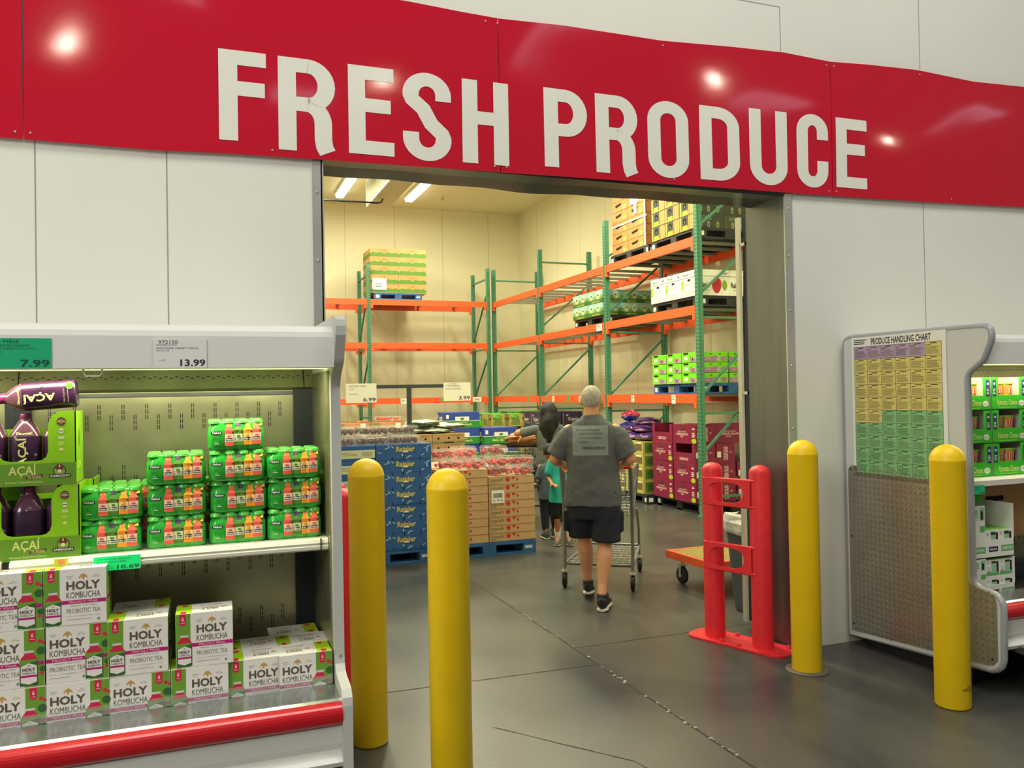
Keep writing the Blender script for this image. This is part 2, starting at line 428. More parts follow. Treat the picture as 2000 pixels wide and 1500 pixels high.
def ribbon(pts, wx, wz, closed=False):
    """quads of a stroke whose half width is wx across and wz in height"""
    L = len(pts); out = []; ed = []
    for i, p in enumerate(pts):
        if closed: a, b = pts[i - 1], pts[(i + 1) % L]
        else: a, b = pts[max(i - 1, 0)], pts[min(i + 1, L - 1)]
        dx, dz = b[0] - a[0], b[1] - a[1]; l = math.hypot(dx, dz) or 1; nx, nz = -dz / l, dx / l
        ed.append(((p[0] + nx * wx, p[1] + nz * wz), (p[0] - nx * wx, p[1] - nz * wz)))
    for i in range(L if closed else L - 1):
        (a, b), (c, d) = ed[i], ed[(i + 1) % L]; out.append([a, b, d, c])
    return out
def R4(a0, a1, b0, b1): return [(a0, b0), (a1, b0), (a1, b1), (a0, b1)]
def glyph(ch, W, H):
    t = T_; h = 0.072; q = t / 2; r = h / 2
    if ch == 'F': return [R4(0, t, 0, H), R4(t, W, H - h, H), R4(t, W * .97, H * .50, H * .50 + h)]
    if ch == 'E': return [R4(0, t, 0, H), R4(t, W, H - h, H), R4(t, W * .93, H * .48, H * .48 + h), R4(t, W, 0, h)]
    if ch == 'H': return [R4(0, t, 0, H), R4(W - t, W, 0, H), R4(t, W - t, H * .47, H * .47 + h)]
    if ch == 'U': return ribbon([(q, H), (q, W * .42)] + arc(W / 2, W * .42, W / 2 - q, W * .42 - r, 180, 360) + [(W - q, H)], q, r)
    if ch == 'O': return ribbon(arc(W / 2, H - W * .42, W / 2 - q, W * .42 - r, 0, 180) + arc(W / 2, W * .42, W / 2 - q, W * .42 - r, 180, 360), q, r, True)
    if ch == 'C': return ribbon([(W - q, H * .66)] + arc(W / 2, H - W * .45, W / 2 - q, W * .45 - r, 0, 180) + arc(W / 2, W * .45, W / 2 - q, W * .45 - r, 180, 360) + [(W - q, H * .37)], q, r)
    if ch == 'D': return [R4(0, t, 0, H)] + ribbon([(t, H - r), (W * .45, H - r)] + arc(W * .45, H - W * .42, W * .55 - q, W * .42 - r, 90, 0) + arc(W * .45, W * .42, W * .55 - q, W * .42 - r, 0, -90) + [(t, r)], q, r)
    if ch == 'P': return [R4(0, t, 0, H)] + ribbon([(t, H - r), (W * .5, H - r)] + arc(W * .5, H * .70, W * .5 - q, H * .30 - r, 90, -90) + [(t, H * .40 + r)], q, r)
    if ch == 'R': return [R4(0, t, 0, H)] + ribbon([(t, H - r), (W * .5, H - r)] + arc(W * .5, H * .715, W * .46 - q, H * .285 - r, 90, -90) + [(t, H * .43 + r)], q, r) + \
        ribbon([(W * .44, H * .43 + r)] + arc(W * .46, H * .31, W * .44 - q, H * .12 + r, 85, 0, 8) + [(W * .90 - q, H * .14), (W * .92 - q, H * .06), (W * .97 - q, 0)], q, r)
    if ch == 'S':
        top = arc(W / 2, H * .75, W / 2 - q, H * .25 - r, 0, 200, 16)
        bot = arc(W / 2, H * .25, W / 2 - q, H * .25 - r, 20, -180, 16)
        mid = [(W * .42, H * .585), (W * .58, H * .425)]
        return ribbon([(W - q, H * .69)] + top + mid + bot + [(q, H * .32)], q, r)
for ch, x0, x1, zb, zt in (('F', 0.110, 0.334, 2.922, 3.368), ('R', 0.391, 0.686, 2.898, 3.367), ('E', 0.741, 0.980, 2.910, 3.370), ('S', 1.027, 1.294, 2.903, 3.374), ('H', 1.356, 1.625, 2.913, 3.369), ('P', 1.839, 2.110, 2.930, 3.379), ('R', 2.163, 2.451, 2.923, 3.383), ('O', 2.507, 2.788, 2.925, 3.387), ('D', 2.866, 3.154, 2.935, 3.389), ('U', 3.228, 3.515, 2.934, 3.408), ('C', 3.589, 3.837, 2.944, 3.417), ('E', 3.901, 4.155, 2.962, 3.416)):
    mb = MB()
    quads = glyph(ch, x1 - x0, zt - zb)
    out = []
    for qd in quads:  # cut long quads into pieces so that they follow the wavy panel
        xs = [p[0] for p in qd]; zs = [p[1] for p in qd]
        if len(quads) < 5 or max(xs) - min(xs) > .1 or max(zs) - min(zs) > .1:
            nx = max(1, int((max(xs) - min(xs)) / .04)); nz = max(1, int((max(zs) - min(zs)) / .04))
            A, B, C_, D_ = [Vector(p) for p in qd]
            na = max(1, int(max((B - A).length, (C_ - D_).length) / .04)); nb = max(1, int(max((D_ - A).length, (C_ - B).length) / .04))
            for i in range(na):
                for k in range(nb):
                    def L(u, v): return A.lerp(B, u).lerp(D_.lerp(C_, u), v)
                    out.append([L(i / na, k / nb), L((i + 1) / na, k / nb), L((i + 1) / na, (k + 1) / nb), L(i / na, (k + 1) / nb)])
        else: out.append([Vector(p) for p in qd])
    for qd in out:
        vs = [(x0 + p.x - 1.5, sign_y(x0 + p.x, zb + p.y) - 4.29 - 0.0022, zb + p.y - 2.87) for p in qd]
        mb.add(vs, [(0, 1, 2, 3)], SIGNW)
    mb.build('letter', sg)
for x, side in ((-0.76, 0), (-0.70, 0), (0.36, 0), (1.54, 0), (1.61, 0), (3.84, 0), (3.90, 0), (4.9, 0), (1.50, 1), (1.57, 1), (2.62, 1), (3.84, 1), (3.90, 1), (4.64, 1), (2.68, 0)):
    z = interp(BOTL, x) + .03 if side == 0 else interp(TOPL, x) - .03
    mb = MB(); mb.lathe([(.0055, 0), (.0055, -.002), (.002, -.0035)], (x - 1.5, sign_y(x, z) - 4.2915, z - 2.87), STEEL, 10, 'y'); mb.build('screw', sg)
# ============ REFRIGERATED CASES ============
PROF = [(4.27, .06), (4.27, 1.93), (4.265, 1.95), (4.25, 1.965), (4.22, 1.975), (3.30, 1.968), (3.235, 1.965), (3.212, 1.95), (3.205, 1.925), (3.208, 1.89), (3.25, 1.80), (3.262, 1.785), (3.335, 1.735), (3.352, 1.715), (3.36, 1.69), (3.355, .62), (3.35, .59), (3.33, .565), (3.30, .552), (3.235, .545), (3.205, .535), (3.182, .51), (3.175, .48), (3.18, .21), (3.19, .175), (3.215, .15), (3.25, .135)]
BACKY = 3.92
def case_body(name, label, x0, x1, end, posts):
    """end = +1 when the end panel closes the case at x1, -1 at x0"""
    c = tag(empty(name, ((x0 + x1) / 2, 3.7, 0)), label, 'refrigerated case')
    ox, oy = (x0 + x1) / 2, 3.7
    def B(mb, nm, lab=None):
        mb.v = [(a - ox, b - oy, z) for a, b, z in mb.v]; return mb.build(nm, c, lab)
    # canopy with rounded top edge
    mb = MB(); mb.prism([(4.28, 1.93), (4.28, 1.77), (3.50, 1.79), (3.40, 1.77), (3.28, 1.765), (3.262, 1.768), (3.262, 1.885), (3.268, 1.905), (3.285, 1.92), (3.31, 1.93)], 'x', x0, x1, WHITEP); B(mb, 'canopy')
    mb = MB(); mb.box(x0, x1, 3.42, 3.52, 1.77, 1.79, mat('lamp_tube', (255, 250, 200), 0.5, emit=(255, 246, 170), es=1.6)); B(mb, 'lamp')
    area('canopy_light', ((x0 + x1) / 2, 3.46, 1.765), (math.radians(14), 0, 0), x1 - x0 - .1, .06, 21, (1.0, .97, .62))
    # upper rear band with slots
    mb = MB(); mb.prism([(3.93, 1.79), (3.97, 1.79), (3.97, 1.69), (3.90, 1.69), (3.885, 1.70)], 'x', x0, x1, LINER)
    f = Face(mb, (0, 3.93, 1.79), (1, 0, 0), (0, -.447, -.894), flip=False, lift=.0012); f.n = Vector((0, -.894, .447))
    k = 0; x = x0 + .02
    while x < x1 - .02:
        b = .040 if k % 2 else .048
        f.rect(x, x + .013, b, b + .004, SLOT, n=1); x += .0215; k += 1
    for px in posts: f.rect(px + .045, px + .05, 0, .1, SLOT)
    B(mb, 'air_duct')
    # rear liner with slot pairs
    mb = MB(); mb.box(x0, x1, BACKY, BACKY + .03, .44, 1.70, LINER); mb.box(x0, x1, BACKY - .012, BACKY, 1.668, 1.684, STEELD)
    f = Face(mb, (0, BACKY, 0), (1, 0, 0), (0, 0, 1), lift=.0012)
    for zb in (1.56, 1.30, 1.02, .92, .64):
        x = x0 + .03; k = 0
        while x < x1 - .03:
            dz = -.035 if k % 2 else 0.01
            if not any(px - .02 < x < px + .12 for px in posts):
                for dx in (0, .0085):
                    for q in range(3): f.rect(x + dx, x + dx + .003, zb + dz + q * .0235, zb + dz + q * .0235 + .019, SLOT)
            x += .0465; k += 1
    B(mb, 'rear_liner')
    for px in posts:
        mb = MB(); mb.box(px, px + .092, BACKY - .03, BACKY + .01, .44, 1.69, NAVYP)
        f = Face(mb, (px, BACKY - .03, 0), (1, 0, 0), (0, 0, 1))
        for q in range(46): f.rect(.036, .039, .47 + q * .026, .485 + q * .026, SLOT); f.rect(.053, .056, .47 + q * .026, .485 + q * .026, SLOT)
        B(mb, 'rear_post')
    # bottom deck, polished front ledge, bumper, lower panel, kick plate
    mb = MB(); mb.box(x0, x1, 3.36, BACKY, .415, .437, STEELD); mb.box(x0, x1, BACKY - .1, BACKY, .437, .52, mat('deck_riser', (58, 62, 70), .5)); B(mb, 'deck')
    mb = MB(); mb.prism([(3.36, .415), (3.36, .508), (3.348, .512), (3.23, .497), (3.215, .489), (3.215, .42)], 'x', x0, x1, mat('ledge_steel', (176, 180, 182), .22, .85, var=.12, scale=5, bump=.3, bscale=6)); B(mb, 'front_ledge')
    mb = MB(); n = 12; arcp = [(3.215 - .045 * math.sin(PI * i / n) ** .6 if 0 < i < n else 3.215, .449 - .041 * math.cos(PI * i / n)) for i in range(n + 1)]
    mb.prism(arcp + [(3.23, .49), (3.23, .408)], 'x', x0, x1, REDB, smooth=False); B(mb, 'bumper')
    mb = MB(); mb.prism([(3.225, .409), (3.205, .40), (3.215, .33), (3.24, .30), (3.20, .285), (3.185, .27), (3.195, .25), (3.26, .24), (3.30, .25), (3.36, .41)], 'x', x0, x1, WHITEP); B(mb, 'lower_panel')
    mb = MB(); mb.box(x0 + .03, x1 - .03, 3.42, 4.2, .002, .41, BLACKR); B(mb, 'base')
    return c, B
def tread_fill(mb, o, u, v, n, W, H, pitch, ln, clip=None):
    o = Vector(o); u = Vector(u); v = Vector(v); n = Vector(n); r = 0
    b = pitch / 2
    while b < H - pitch / 3:
        a = pitch * (.4 if r % 2 else .9)
        while a < W - pitch / 3:
            if clip is None or clip(a, b):
                s = 1 if r % 2 else -1; d = (u * .8 + v * 0.9 * s).normalized() if True else u; e = d.cross(n).normalized()
                c = o + u * a + v * b
                ring = [c - d * ln, c + e * ln * .28, c + d * ln, c - e * ln * .28]
                mb.add([ring[0], ring[1], ring[2], ring[3], c + n * .0014 - d * ln * .4, c + n * .0014 + d * ln * .4], [(0, 3, 4), (3, 2, 5, 4), (2, 1, 5), (1, 0, 4, 5)], TREAD)
            a += pitch
        b += pitch * .5; r += 1

def end_panel(c, B, xa, xb, m):
    mb = MB(); mb.prism(PROF, 'x', xa, xb, m); return B(mb, 'end_panel')

# ---- left case, its right end panel towards the opening ----
LX0, LX1 = -2.2, 0.495
c1, B = case_body('refrigerated_case', 'long white open refrigerated case left of the opening, full of juice and kombucha', LX0, LX1, 1, (0.405, -0.74))
end_panel(c1, B, 0.495, 0.533, GREYP)
mb = MB(); mb.box(.489, .4945, 3.40, BACKY, .44, 1.76, LINER)
f = Face(mb, (.489, 3.40, 0), (0, 1, 0), (0, 0, 1), lift=.001, flip=True)
for zb in (1.45, 1.15, .85, .6):
    for yy in (.3, .38, .46):
        for q in range(3): f.rect(yy, yy + .002, zb + q * .024, zb + q * .024 + .019, SLOT)
B(mb, 'side_liner')
mb = MB(); mb.box(-2.2, -.66, 3.50, BACKY, 1.045, 1.072, WHITEP); mb.box(-.648, .488, 3.50, BACKY, 1.045, 1.072, WHITEP)
for bx in (-.62, .2, .45): mb.prism([(3.55, 1.045), (BACKY, 1.045), (BACKY, .95)], 'x', bx, bx + .006, NAVYP)
sh = B(mb, 'shelf')
def rail(x0, x1):
    mb = MB()
    mb.prism([(3.50, 1.076), (3.455, 1.078), (3.44, 1.072), (3.432, 1.060), (3.438, 1.054), (3.43, 1.048), (3.43, 1.036), (3.445, 1.028), (3.50, 1.03)], 'x', x0, x1, mat('price_rail_plastic', (226, 224, 208), .18, coat=.5))
    return B(mb, 'price_rail')
rail(-2.2, -.672); pr_ = rail(-.645, .487)
mb = MB(); mb.box(-.672, -.645, 3.46, 3.5, 1.03, 1.07, NAVYP); B(mb, 'rail_clip'); mb = MB(); mb.box(.455, .459, 3.426, 3.44, 1.03, 1.078, NAVYP); B(mb, 'rail_clip')
mb = MB(); mb.box(-.5, -.455, 3.4285, 3.4305, 1.052, 1.078, mat('sticker_yellow', (216, 220, 60), .5)); mb.box(-.488, -.466, 3.427, 3.429, 1.056, 1.074, mat('sticker_orange', (240, 150, 90), .5)); B(mb, 'rail_sticker').parent = pr_
mb = MB(); mb.tube([(-.383, 3.30, 1.775), (-.383, 3.30, 1.755), (-.376, 3.30, 1.742), (-.33, 3.30, 1.742), (-.323, 3.30, 1.755), (-.323, 3.30, 1.775)], .0035, mat('white_hook', (250, 250, 246), .4)); B(mb, 'wire_hook')
mb = MB(); mb.prism([(3.175, .0), (3.165, .225), (3.20, .245), (3.20, 0)], 'x', LX0, .455, TREAD)
tread_fill(mb, (-.8, 3.168, .01), (1, 0, 0), (0, 0, 1), (0, -1, 0), 1.24, .21, .03, .011); B(mb, 'kick_plate')
mb = MB(); mb.box(-2.2, .487, 3.362, 3.366, .512, .545, GLASS); B(mb, 'glass_lip')
mb = MB()
for z, y in ((.62, 3.34), (1.71, 3.33)): mb.lathe([(.006, 0), (.006, -.003)], (.516, 3.353 if z < 1 else 3.35, z), STEEL, 8, 'y')
B(mb, 'screw')

# ---- right case, its left end panel towards the opening ----
RX0, RX1 = 3.96, 7.4
c2, B = case_body('refrigerated_case', 'white open refrigerated case right of the opening with a handling chart on its end', RX0, RX1, -1, (5.2,))
end_panel(c2, B, 3.922, 3.96, mat('end_panel_white', (206, 209, 206), .35))
# rounded edge moulding round the end panel
def inset(poly, d):
    n = len(poly); out = []
    for i in range(n):
        a = Vector(poly[i - 1]); b = Vector(poly[i]); c_ = Vector(poly[(i + 1) % n])
        d1 = (b - a).normalized(); d2 = (c_ - b).normalized(); nn = Vector((-(d1.y + d2.y), d1.x + d2.x))
        if nn.length < 1e-6: nn = Vector((-d1.y, d1.x))
        nn.normalize(); out.append(tuple(b + nn * d))
    return out
mb = MB(); mb.tube([(3.938, y, z) for y, z in PROF], .019, mat('edge_moulding', (158, 162, 166), .3, coat=.2), 8, closed=True); B(mb, 'edge_moulding')
# tread plate over the lower part of the end panel
def inprof(y, z):
    zl = .06 + (4.27 - y) / 1.02 * .075 + .03
    fy = 3.375 if z > .57 else 3.20
    return y > fy + .01 and y < 4.235 and z > zl and z < 1.145
mb = MB()
TP = [(4.245, .095), (4.245, 1.12), (4.23, 1.15), (4.20, 1.155), (3.385, 1.155), (3.378, .60), (3.36, .572), (3.33, .560), (3.24, .55), (3.21, .53), (3.20, .50), (3.20, .20), (3.225, .172), (3.26, .160)]
mb.prism(TP, 'x', 3.916, 3.922, TREAD)
tread_fill(mb, (3.9155, 3.19, .10), (0, 1, 0), (0, 0, 1), (-1, 0, 0), 1.05, 1.05, .035, .0145, clip=lambda a, b: inprof(3.19 + a, .10 + b))
for y, z in ((4.225, 1.13), (4.225, .70), (4.225, .14), (3.23, .2), (3.4, .62)): mb.lathe([(.006, 0), (.006, -.003)], (3.9155, y, z), SLOT, 8, 'x')
B(mb, 'tread_panel')
mb = MB(); mb.box(RX0, RX1, 3.48, BACKY, 1.10, 1.125, WHITEP); B(mb, 'shelf')
mb = MB(); mb.prism([(3.48, 1.13), (3.44, 1.13), (3.43, 1.115), (3.43, 1.085), (3.445, 1.08), (3.48, 1.085)], 'x', RX0 + .005, RX1, _mats['price_rail_plastic']); B(mb, 'price_rail')
mb = MB(); mb.prism([(3.10, .02), (3.10, .245), (3.12, .262), (3.42, .262), (3.42, .24), (3.13, .22), (3.13, .02)], 'x', 4.06, 6.9, TREAD)
tread_fill(mb, (4.06, 3.0995, .03), (1, 0, 0), (0, 0, 1), (0, -1, 0), 1.3, .21, .034, .012); B(mb, 'kick_plate')

# produce handling chart on the end panel
pst = tag(empty('wall_chart', (3.92, 4.19, 1.09)), 'Produce Handling Chart poster with lilac, yellow and green cells on the case end', 'poster')
mb = MB(); mb.box(-.004, -.001, -.715, 0, 0, .88, PAPER)
W, H = .715, .88
f = Face(mb, (-.004, 0, 0), (0, -1, 0), (0, 0, 1), lift=.0004, W=W, H=H)
f.n = Vector((-1, 0, 0))
lil = flat((186, 160, 186)); yl = flat((222, 208, 118)); gr = flat((136, 196, 132)); fine = flat((96, 96, 84)); dk = flat((52, 56, 60))
f.text('PRODUCE HANDLING CHART', .23, .86, .940, .986, INK, bold=.02)
f.lines(.03, .2, .945, .985, 3, dk)
for r in range(10):
    for cc in range(6):
        idx = r * 6 + cc
        m_ = lil if idx < 5 else (yl if idx < 32 else gr)
        a0 = .03 + cc * .155; a1 = a0 + .155; b1 = .93 - r * .09; b0 = b1 - .09
        f.rect(a0, a1, b0, b1, m_)
        f.rect(a0 + .045, a1 - .045, b1 - .012, b1 - .006, dk, 1)
        f.lines(a0 + .01, a0 + .06, b1 - .026, b1 - .015, 1, dk); f.lines(a0 + .01, a1 - .012, b0 + .01, b1 - .03, 8, fine if (r * 7 + cc) % 3 else dk, fill=.38)
for r in range(11): f.rect(.03, .96, .93 - r * .09 - .0012, .93 - r * .09 + .0012, dk, 2)
for cc in range(7): f.rect(.03 + cc * .155 - .0015, .03 + cc * .155 + .0015, .03, .93, dk, 2)
mb.build('printed_sheet', pst)

# ============ PRICE CARDS ============
def card(name, x, y, z, w, h, m, price, lines, label, rz=0, tilt=0, group=None, pr=(.5, .97, .06, .3), inkm=INK):
    mb = MB(); mb.box(0, w, 0, .0012, 0, h, m)
    f = Face(mb, (0, 0, 0), (1, 0, 0), (0, 0, 1), lift=.0004, W=w, H=h)
    f.text(price, *pr, inkm, bold=.02)
    for t, a0, a1, b0, b1, mm in lines: f.text(t, a0, a1, b0, b1, mm)
    o = mb.build(name); o.location = (x, y, z); o.rotation_euler = (tilt, 0, rz); return tag(o, label, 'price card', group)
sub = flat((90, 92, 100)); subg = flat((10, 100, 80))
card('price_card', -.665, 3.258, 1.768, .188, .105, GREENC, '7.99', [('99838', .22, .47, .84, .95, subg), ('AMAZON ORGANIC', .1, .66, .73, .80, subg), ('ACAI SUPERFOOD JUICE', .05, .75, .62, .69, subg), ('32 OZ', .05, .2, .52, .58, subg)], 'green 7.99 price card at the left end of the white canopy', inkm=flat((12, 70, 66)))
card('price_card', -.152, 3.258, 1.768, .182, .105, mat('card_translucent', (236, 234, 232), .15), '13.99', [('972150', .1, .46, .84, .96, sub), ('NAKED JUICE', .06, .44, .76, .82, sub), ('SMOOTHIE VARIETY PACK', .06, .84, .66, .72, sub), ('12/10 OZ', .06, .3, .58, .63, sub), ('117', .12, .22, .24, .29, sub)], 'white 13.99 price card in the middle of the white canopy')
card('price_card', -.372, 3.418, 1.022, .160, .052, mat('card_bright_green', (0, 226, 120), .4), '10.69', [('KOMBUCHA ORGANIC', .1, .8, .76, .86, subg), ('6/14 OZ PRICKLY PEAR', .08, .7, .56, .66, subg)], 'bright green 10.69 price card hanging from the shelf edge', tilt=math.radians(-14), pr=(.5, .97, .08, .36), inkm=flat((8, 70, 60)))
card('price_card', 4.03, 3.412, 1.045, .075, .05, GREENC, '9.49', [('PALMETTO', .1, .8, .7, .82, subg), ('CHEESE', .1, .6, .5, .62, subg)], 'small green price card on the shelf edge of the right hand case', tilt=math.radians(-8), rz=-.1, inkm=flat((8, 70, 60)))

# ============ KOMBUCHA CARTONS ============
KW, KH, KD = .204, .203, .145
kwh = mat('carton_white', (236, 233, 224), .4); kgr = flat((108, 160, 46)); klm = flat((166, 206, 20)); kdg = flat((52, 96, 50)); kmg = flat((186, 18, 120)); krd = flat((206, 36, 70)); kbr = flat((98, 84, 76)); kgo = flat((196, 156, 74)); kgy = flat((140, 134, 126)); kpk = flat((250, 190, 200)); kgl = flat((210, 212, 204))
def bottle_print(f, a0, a1, b0, b1):
    w = a1 - a0; h = b1 - b0
    def Q(x, y): return (a0 + w * x, b0 + h * y)
    f.poly([Q(.02, 0), Q(.98, 0), Q(.98, .74), Q(.92, .80), Q(.76, .88), Q(.74, .95), Q(.26, .95), Q(.24, .88), Q(.08, .80), Q(.02, .74)], krd, 1)
    f.rect(a0 + w * .22, a0 + w * .78, b0 + h * .93, b1, kgl, 2)
    f.rect(a0, a1, b0, b0 + h * .74, kdg, 2); f.poly([Q(0, .58), Q(1, .70), Q(1, .74), Q(0, .74)], kgr, 3)
    f.poly([Q(.06, .10), Q(.5, .03), Q(.94, .10), Q(.94, .56), Q(.5, .64), Q(.06, .56)], kwh, 3)
    f.rect(a0, a1, b0 + h * .24, b0 + h * .30, kmg, 4)
    f.text('HOLY', a0 + w * .14, a0 + w * .86, b0 + h * .41, b0 + h * .51, kbr, 5, .04)
    f.text('KOMBUCHA', a0 + w * .14, a0 + w * .86, b0 + h * .33, b0 + h * .385, kgy, 5, .02)
    f.poly([Q(.40, .545), Q(.5, .60), Q(.60, .545), Q(.5, .57)], kgy, 5)
def kombucha(left):
    mb = MB(); mb.cham(0, KW, 0, KD, 0, KH, .0015, kwh)
    f = Face(mb, (0, 0, 0), (1, 0, 0), (0, 0, 1), lift=.00035, W=KW, H=KH)
    if left:
        f.rect(.005, .255, .01, .99, kgr); t0, t1 = .36, .90; bt = (.02, .28, .03, .60); bd = (.07, .18); band = (.255, .995)
        f.poly([(.02, .02), (.25, .02), (.25, .1), (.1, .16), (.02, .1)], kdg, .5)
    else:
        f.rect(.69, .995, .01, .99, kgr); t0, t1 = .06, .62; bt = (.62, .90, .03, .64); bd = (.76, .87); band = (.005, .995)
        f.disc(.95, .62, .07, kdg, .5); f.disc(.97, .30, .05, kdg, .5); f.disc(.93, .79, .035, krd, .6, 10); f.disc(.985, .76, .028, krd, .6, 10); f.disc(.96, .22, .03, krd, .6, 10)
    f.rect(band[0], band[1], .375, .44, kmg, .8); bottle_print(f, *bt)
    f.poly([(bd[0], .99), (bd[0], .80), ((bd[0] + bd[1]) / 2, .77), (bd[1], .80), (bd[1], .99)], krd, 1); f.text('6', bd[0] + .035, bd[1] - .035, .86, .94, kpk, 2, .05); f.rect(bd[0] + .02, bd[1] - .02, .825, .835, kpk, 2)
    m_ = (t0 + t1) / 2
    f.poly([(m_ - .012, .80), (m_ + .012, .80), (m_ + .014, .83), (m_ + .03, .85), (m_ + .075, .815), (m_ + .06, .86), (m_ + .02, .895), (m_, .905), (m_ - .02, .895), (m_ - .06, .86), (m_ - .075, .815), (m_ - .03, .85), (m_ - .014, .83)], kgo, 1)
    f.text('DRINK', t0, t0 + .11, .855, .872, kgy, 1); f.text('WELL', t0 + .01, t0 + .09, .825, .84, kgy, 1); f.text('DO', t1 - .09, t1 - .04, .86, .875, kgy, 1); f.text('BETTER', t1 - .12, t1, .83, .845, kgy, 1)
    f.text('HOLY', t0, t1, .62, .775, kbr, 1, .035); f.text('KOMBUCHA', t0, t1, .475, .585, kbr, 1, .0)
    f.text('PRICKLY PEAR', t0 + .04, t1 - .04, .388, .426, kpk, 2, .01)
    f.text('ORGANIC  RAW  FIZZY', t0 + .06, t1 - .06, .33, .35, kgy, 1); f.text('PROBIOTIC TEA', t0, t1, .21, .29, kgy, 1)
    f.rect(t0, t0 + .1, .155, .159, kgy, 1); f.rect(t1 - .1, t1, .155, .159, kgy, 1); f.text('6 - 14 FL OZ BOTTLES', t0 + .13, t1 - .13, .148, .165, kgy, 1); f.lines(t0, t1 - .1, .09, .105, 1, kgy); f.disc(t1 - .03, .08, .022, kgy, 1, 14)
    # top
    g = Face(mb, (0, 0, KH), (1, 0, 0), (0, 1, 0), lift=.00035, W=KW, H=KD)
    g.rect(*((.005, .27) if left else (.72, .995)), .01, .99, klm); g.rect(*((.09, .18) if left else (.80, .90)), .0, .22, krd, 1); g.rect(*((.1, .2) if left else (.78, .88)), .72, .9, krd, 1)
    g.text('HOLY', t0 + .08, t0 + .38, .22, .42, kbr, 1, .02, rot=180); g.text('KOMBUCHA', t0 + .08, t0 + .38, .46, .58, kgo, 1, 0, rot=180); g.text('PROBIOTIC TEA', t0 + .05, t0 + .45, .70, .80, kgy, 1, 0, rot=180)
    g.poly([(t1 - .12, .45), (t1 - .06, .38), (t1, .45), (t1 - .06, .52)], kgo, 1)
    # ends
    for s in (0, 1):
        h = Face(mb, (KW if s else 0, 0, 0), (0, 1, 0), (0, 0, 1), lift=.00035, W=KD, H=KH, flip=not s)
        h.rect(.01, .99, .01, .99, kgr); h.rect(.01, .99, .375, .44, kmg, .5)
        for _ in range(7): h.disc(random.uniform(.15, .85), random.uniform(.1, .9), random.uniform(.05, .12), random.choice((kdg, krd, kdg)), 1, 12)
        h.poly([(.4, .1), (.6, .1), (.6, .9), (.4, .9)], klm, .3)
    o = mb.build('kombucha_carton'); return o
KA = Kind(kombucha(True), 'carton', None); KB = Kind(kombucha(False), 'carton', None)
G_K = 'six-pack kombucha cartons in the left case'
def kput(kind, x, z, y, lab, rz=0): return kind.put(x, y, z, rz, lab, G_K)
Z0 = .4375
colx = [-.728, -.522, -.318]
# bottom row
kput(KB, -.728, Z0, 3.372, 'kombucha carton at the left edge of the photo, bottom row of the left case')
kput(KB, -.522, Z0, 3.372, 'kombucha carton in the bottom row, under the second column of three')
kput(KB, -.317, Z0, 3.372, 'kombucha carton in the bottom row, printed bottle on its right, left of the red-bottle pair')
kput(KA, -.110, Z0, 3.372, 'kombucha carton in the bottom row under the lone standing carton')
kput(KA, .096, Z0, 3.385, 'kombucha carton in the bottom row with a cream top, second from the end panel')
kput(KB, .302 - .02, Z0, 3.372, 'kombucha carton in the bottom row nearest the end panel, lime corner on top')
# second row
kput(KB, -.730, Z0 + KH + .001, 3.372, 'kombucha carton at the left edge of the photo, middle row, cream top showing')
kput(KB, -.522, Z0 + KH + .001, 3.374, 'kombucha carton in the middle row, under the top carton with a lime top')
kput(KA, -.322, Z0 + KH + .001, 3.370, 'kombucha carton in the middle row, printed bottle on its left, another behind it')
kput(KA, -.092, Z0 + KH + .001, 3.374, 'lone kombucha carton standing upright on the bottom row, nothing beside it', rz=-.02)
# third row
kput(KB, -.735, Z0 + 2 * KH + .002, 3.372, 'yellowish lit kombucha carton at the left edge of the photo, top row')
kput(KA, -.528, Z0 + 2 * KH + .002, 3.374, 'topmost kombucha carton right under the green 10.69 card', rz=-.015)
# behind
kput(KB, -.318, Z0, 3.525, 'kombucha carton behind the bottom row, left of the dark gap')
kput(KB, -.320, Z0 + KH + .001, 3.530, 'kombucha carton behind the middle row carton with the bottle on its left')
kput(KA, .094, Z0, 3.537, 'kombucha carton behind the second from the end panel, cream top')
kput(KA, .288, Z0, 3.520, 'kombucha carton behind the last one in the row by the end panel')
kput(KB, .270, Z0, 3.667, 'shaded kombucha carton two behind the last one by the end panel', rz=.01)

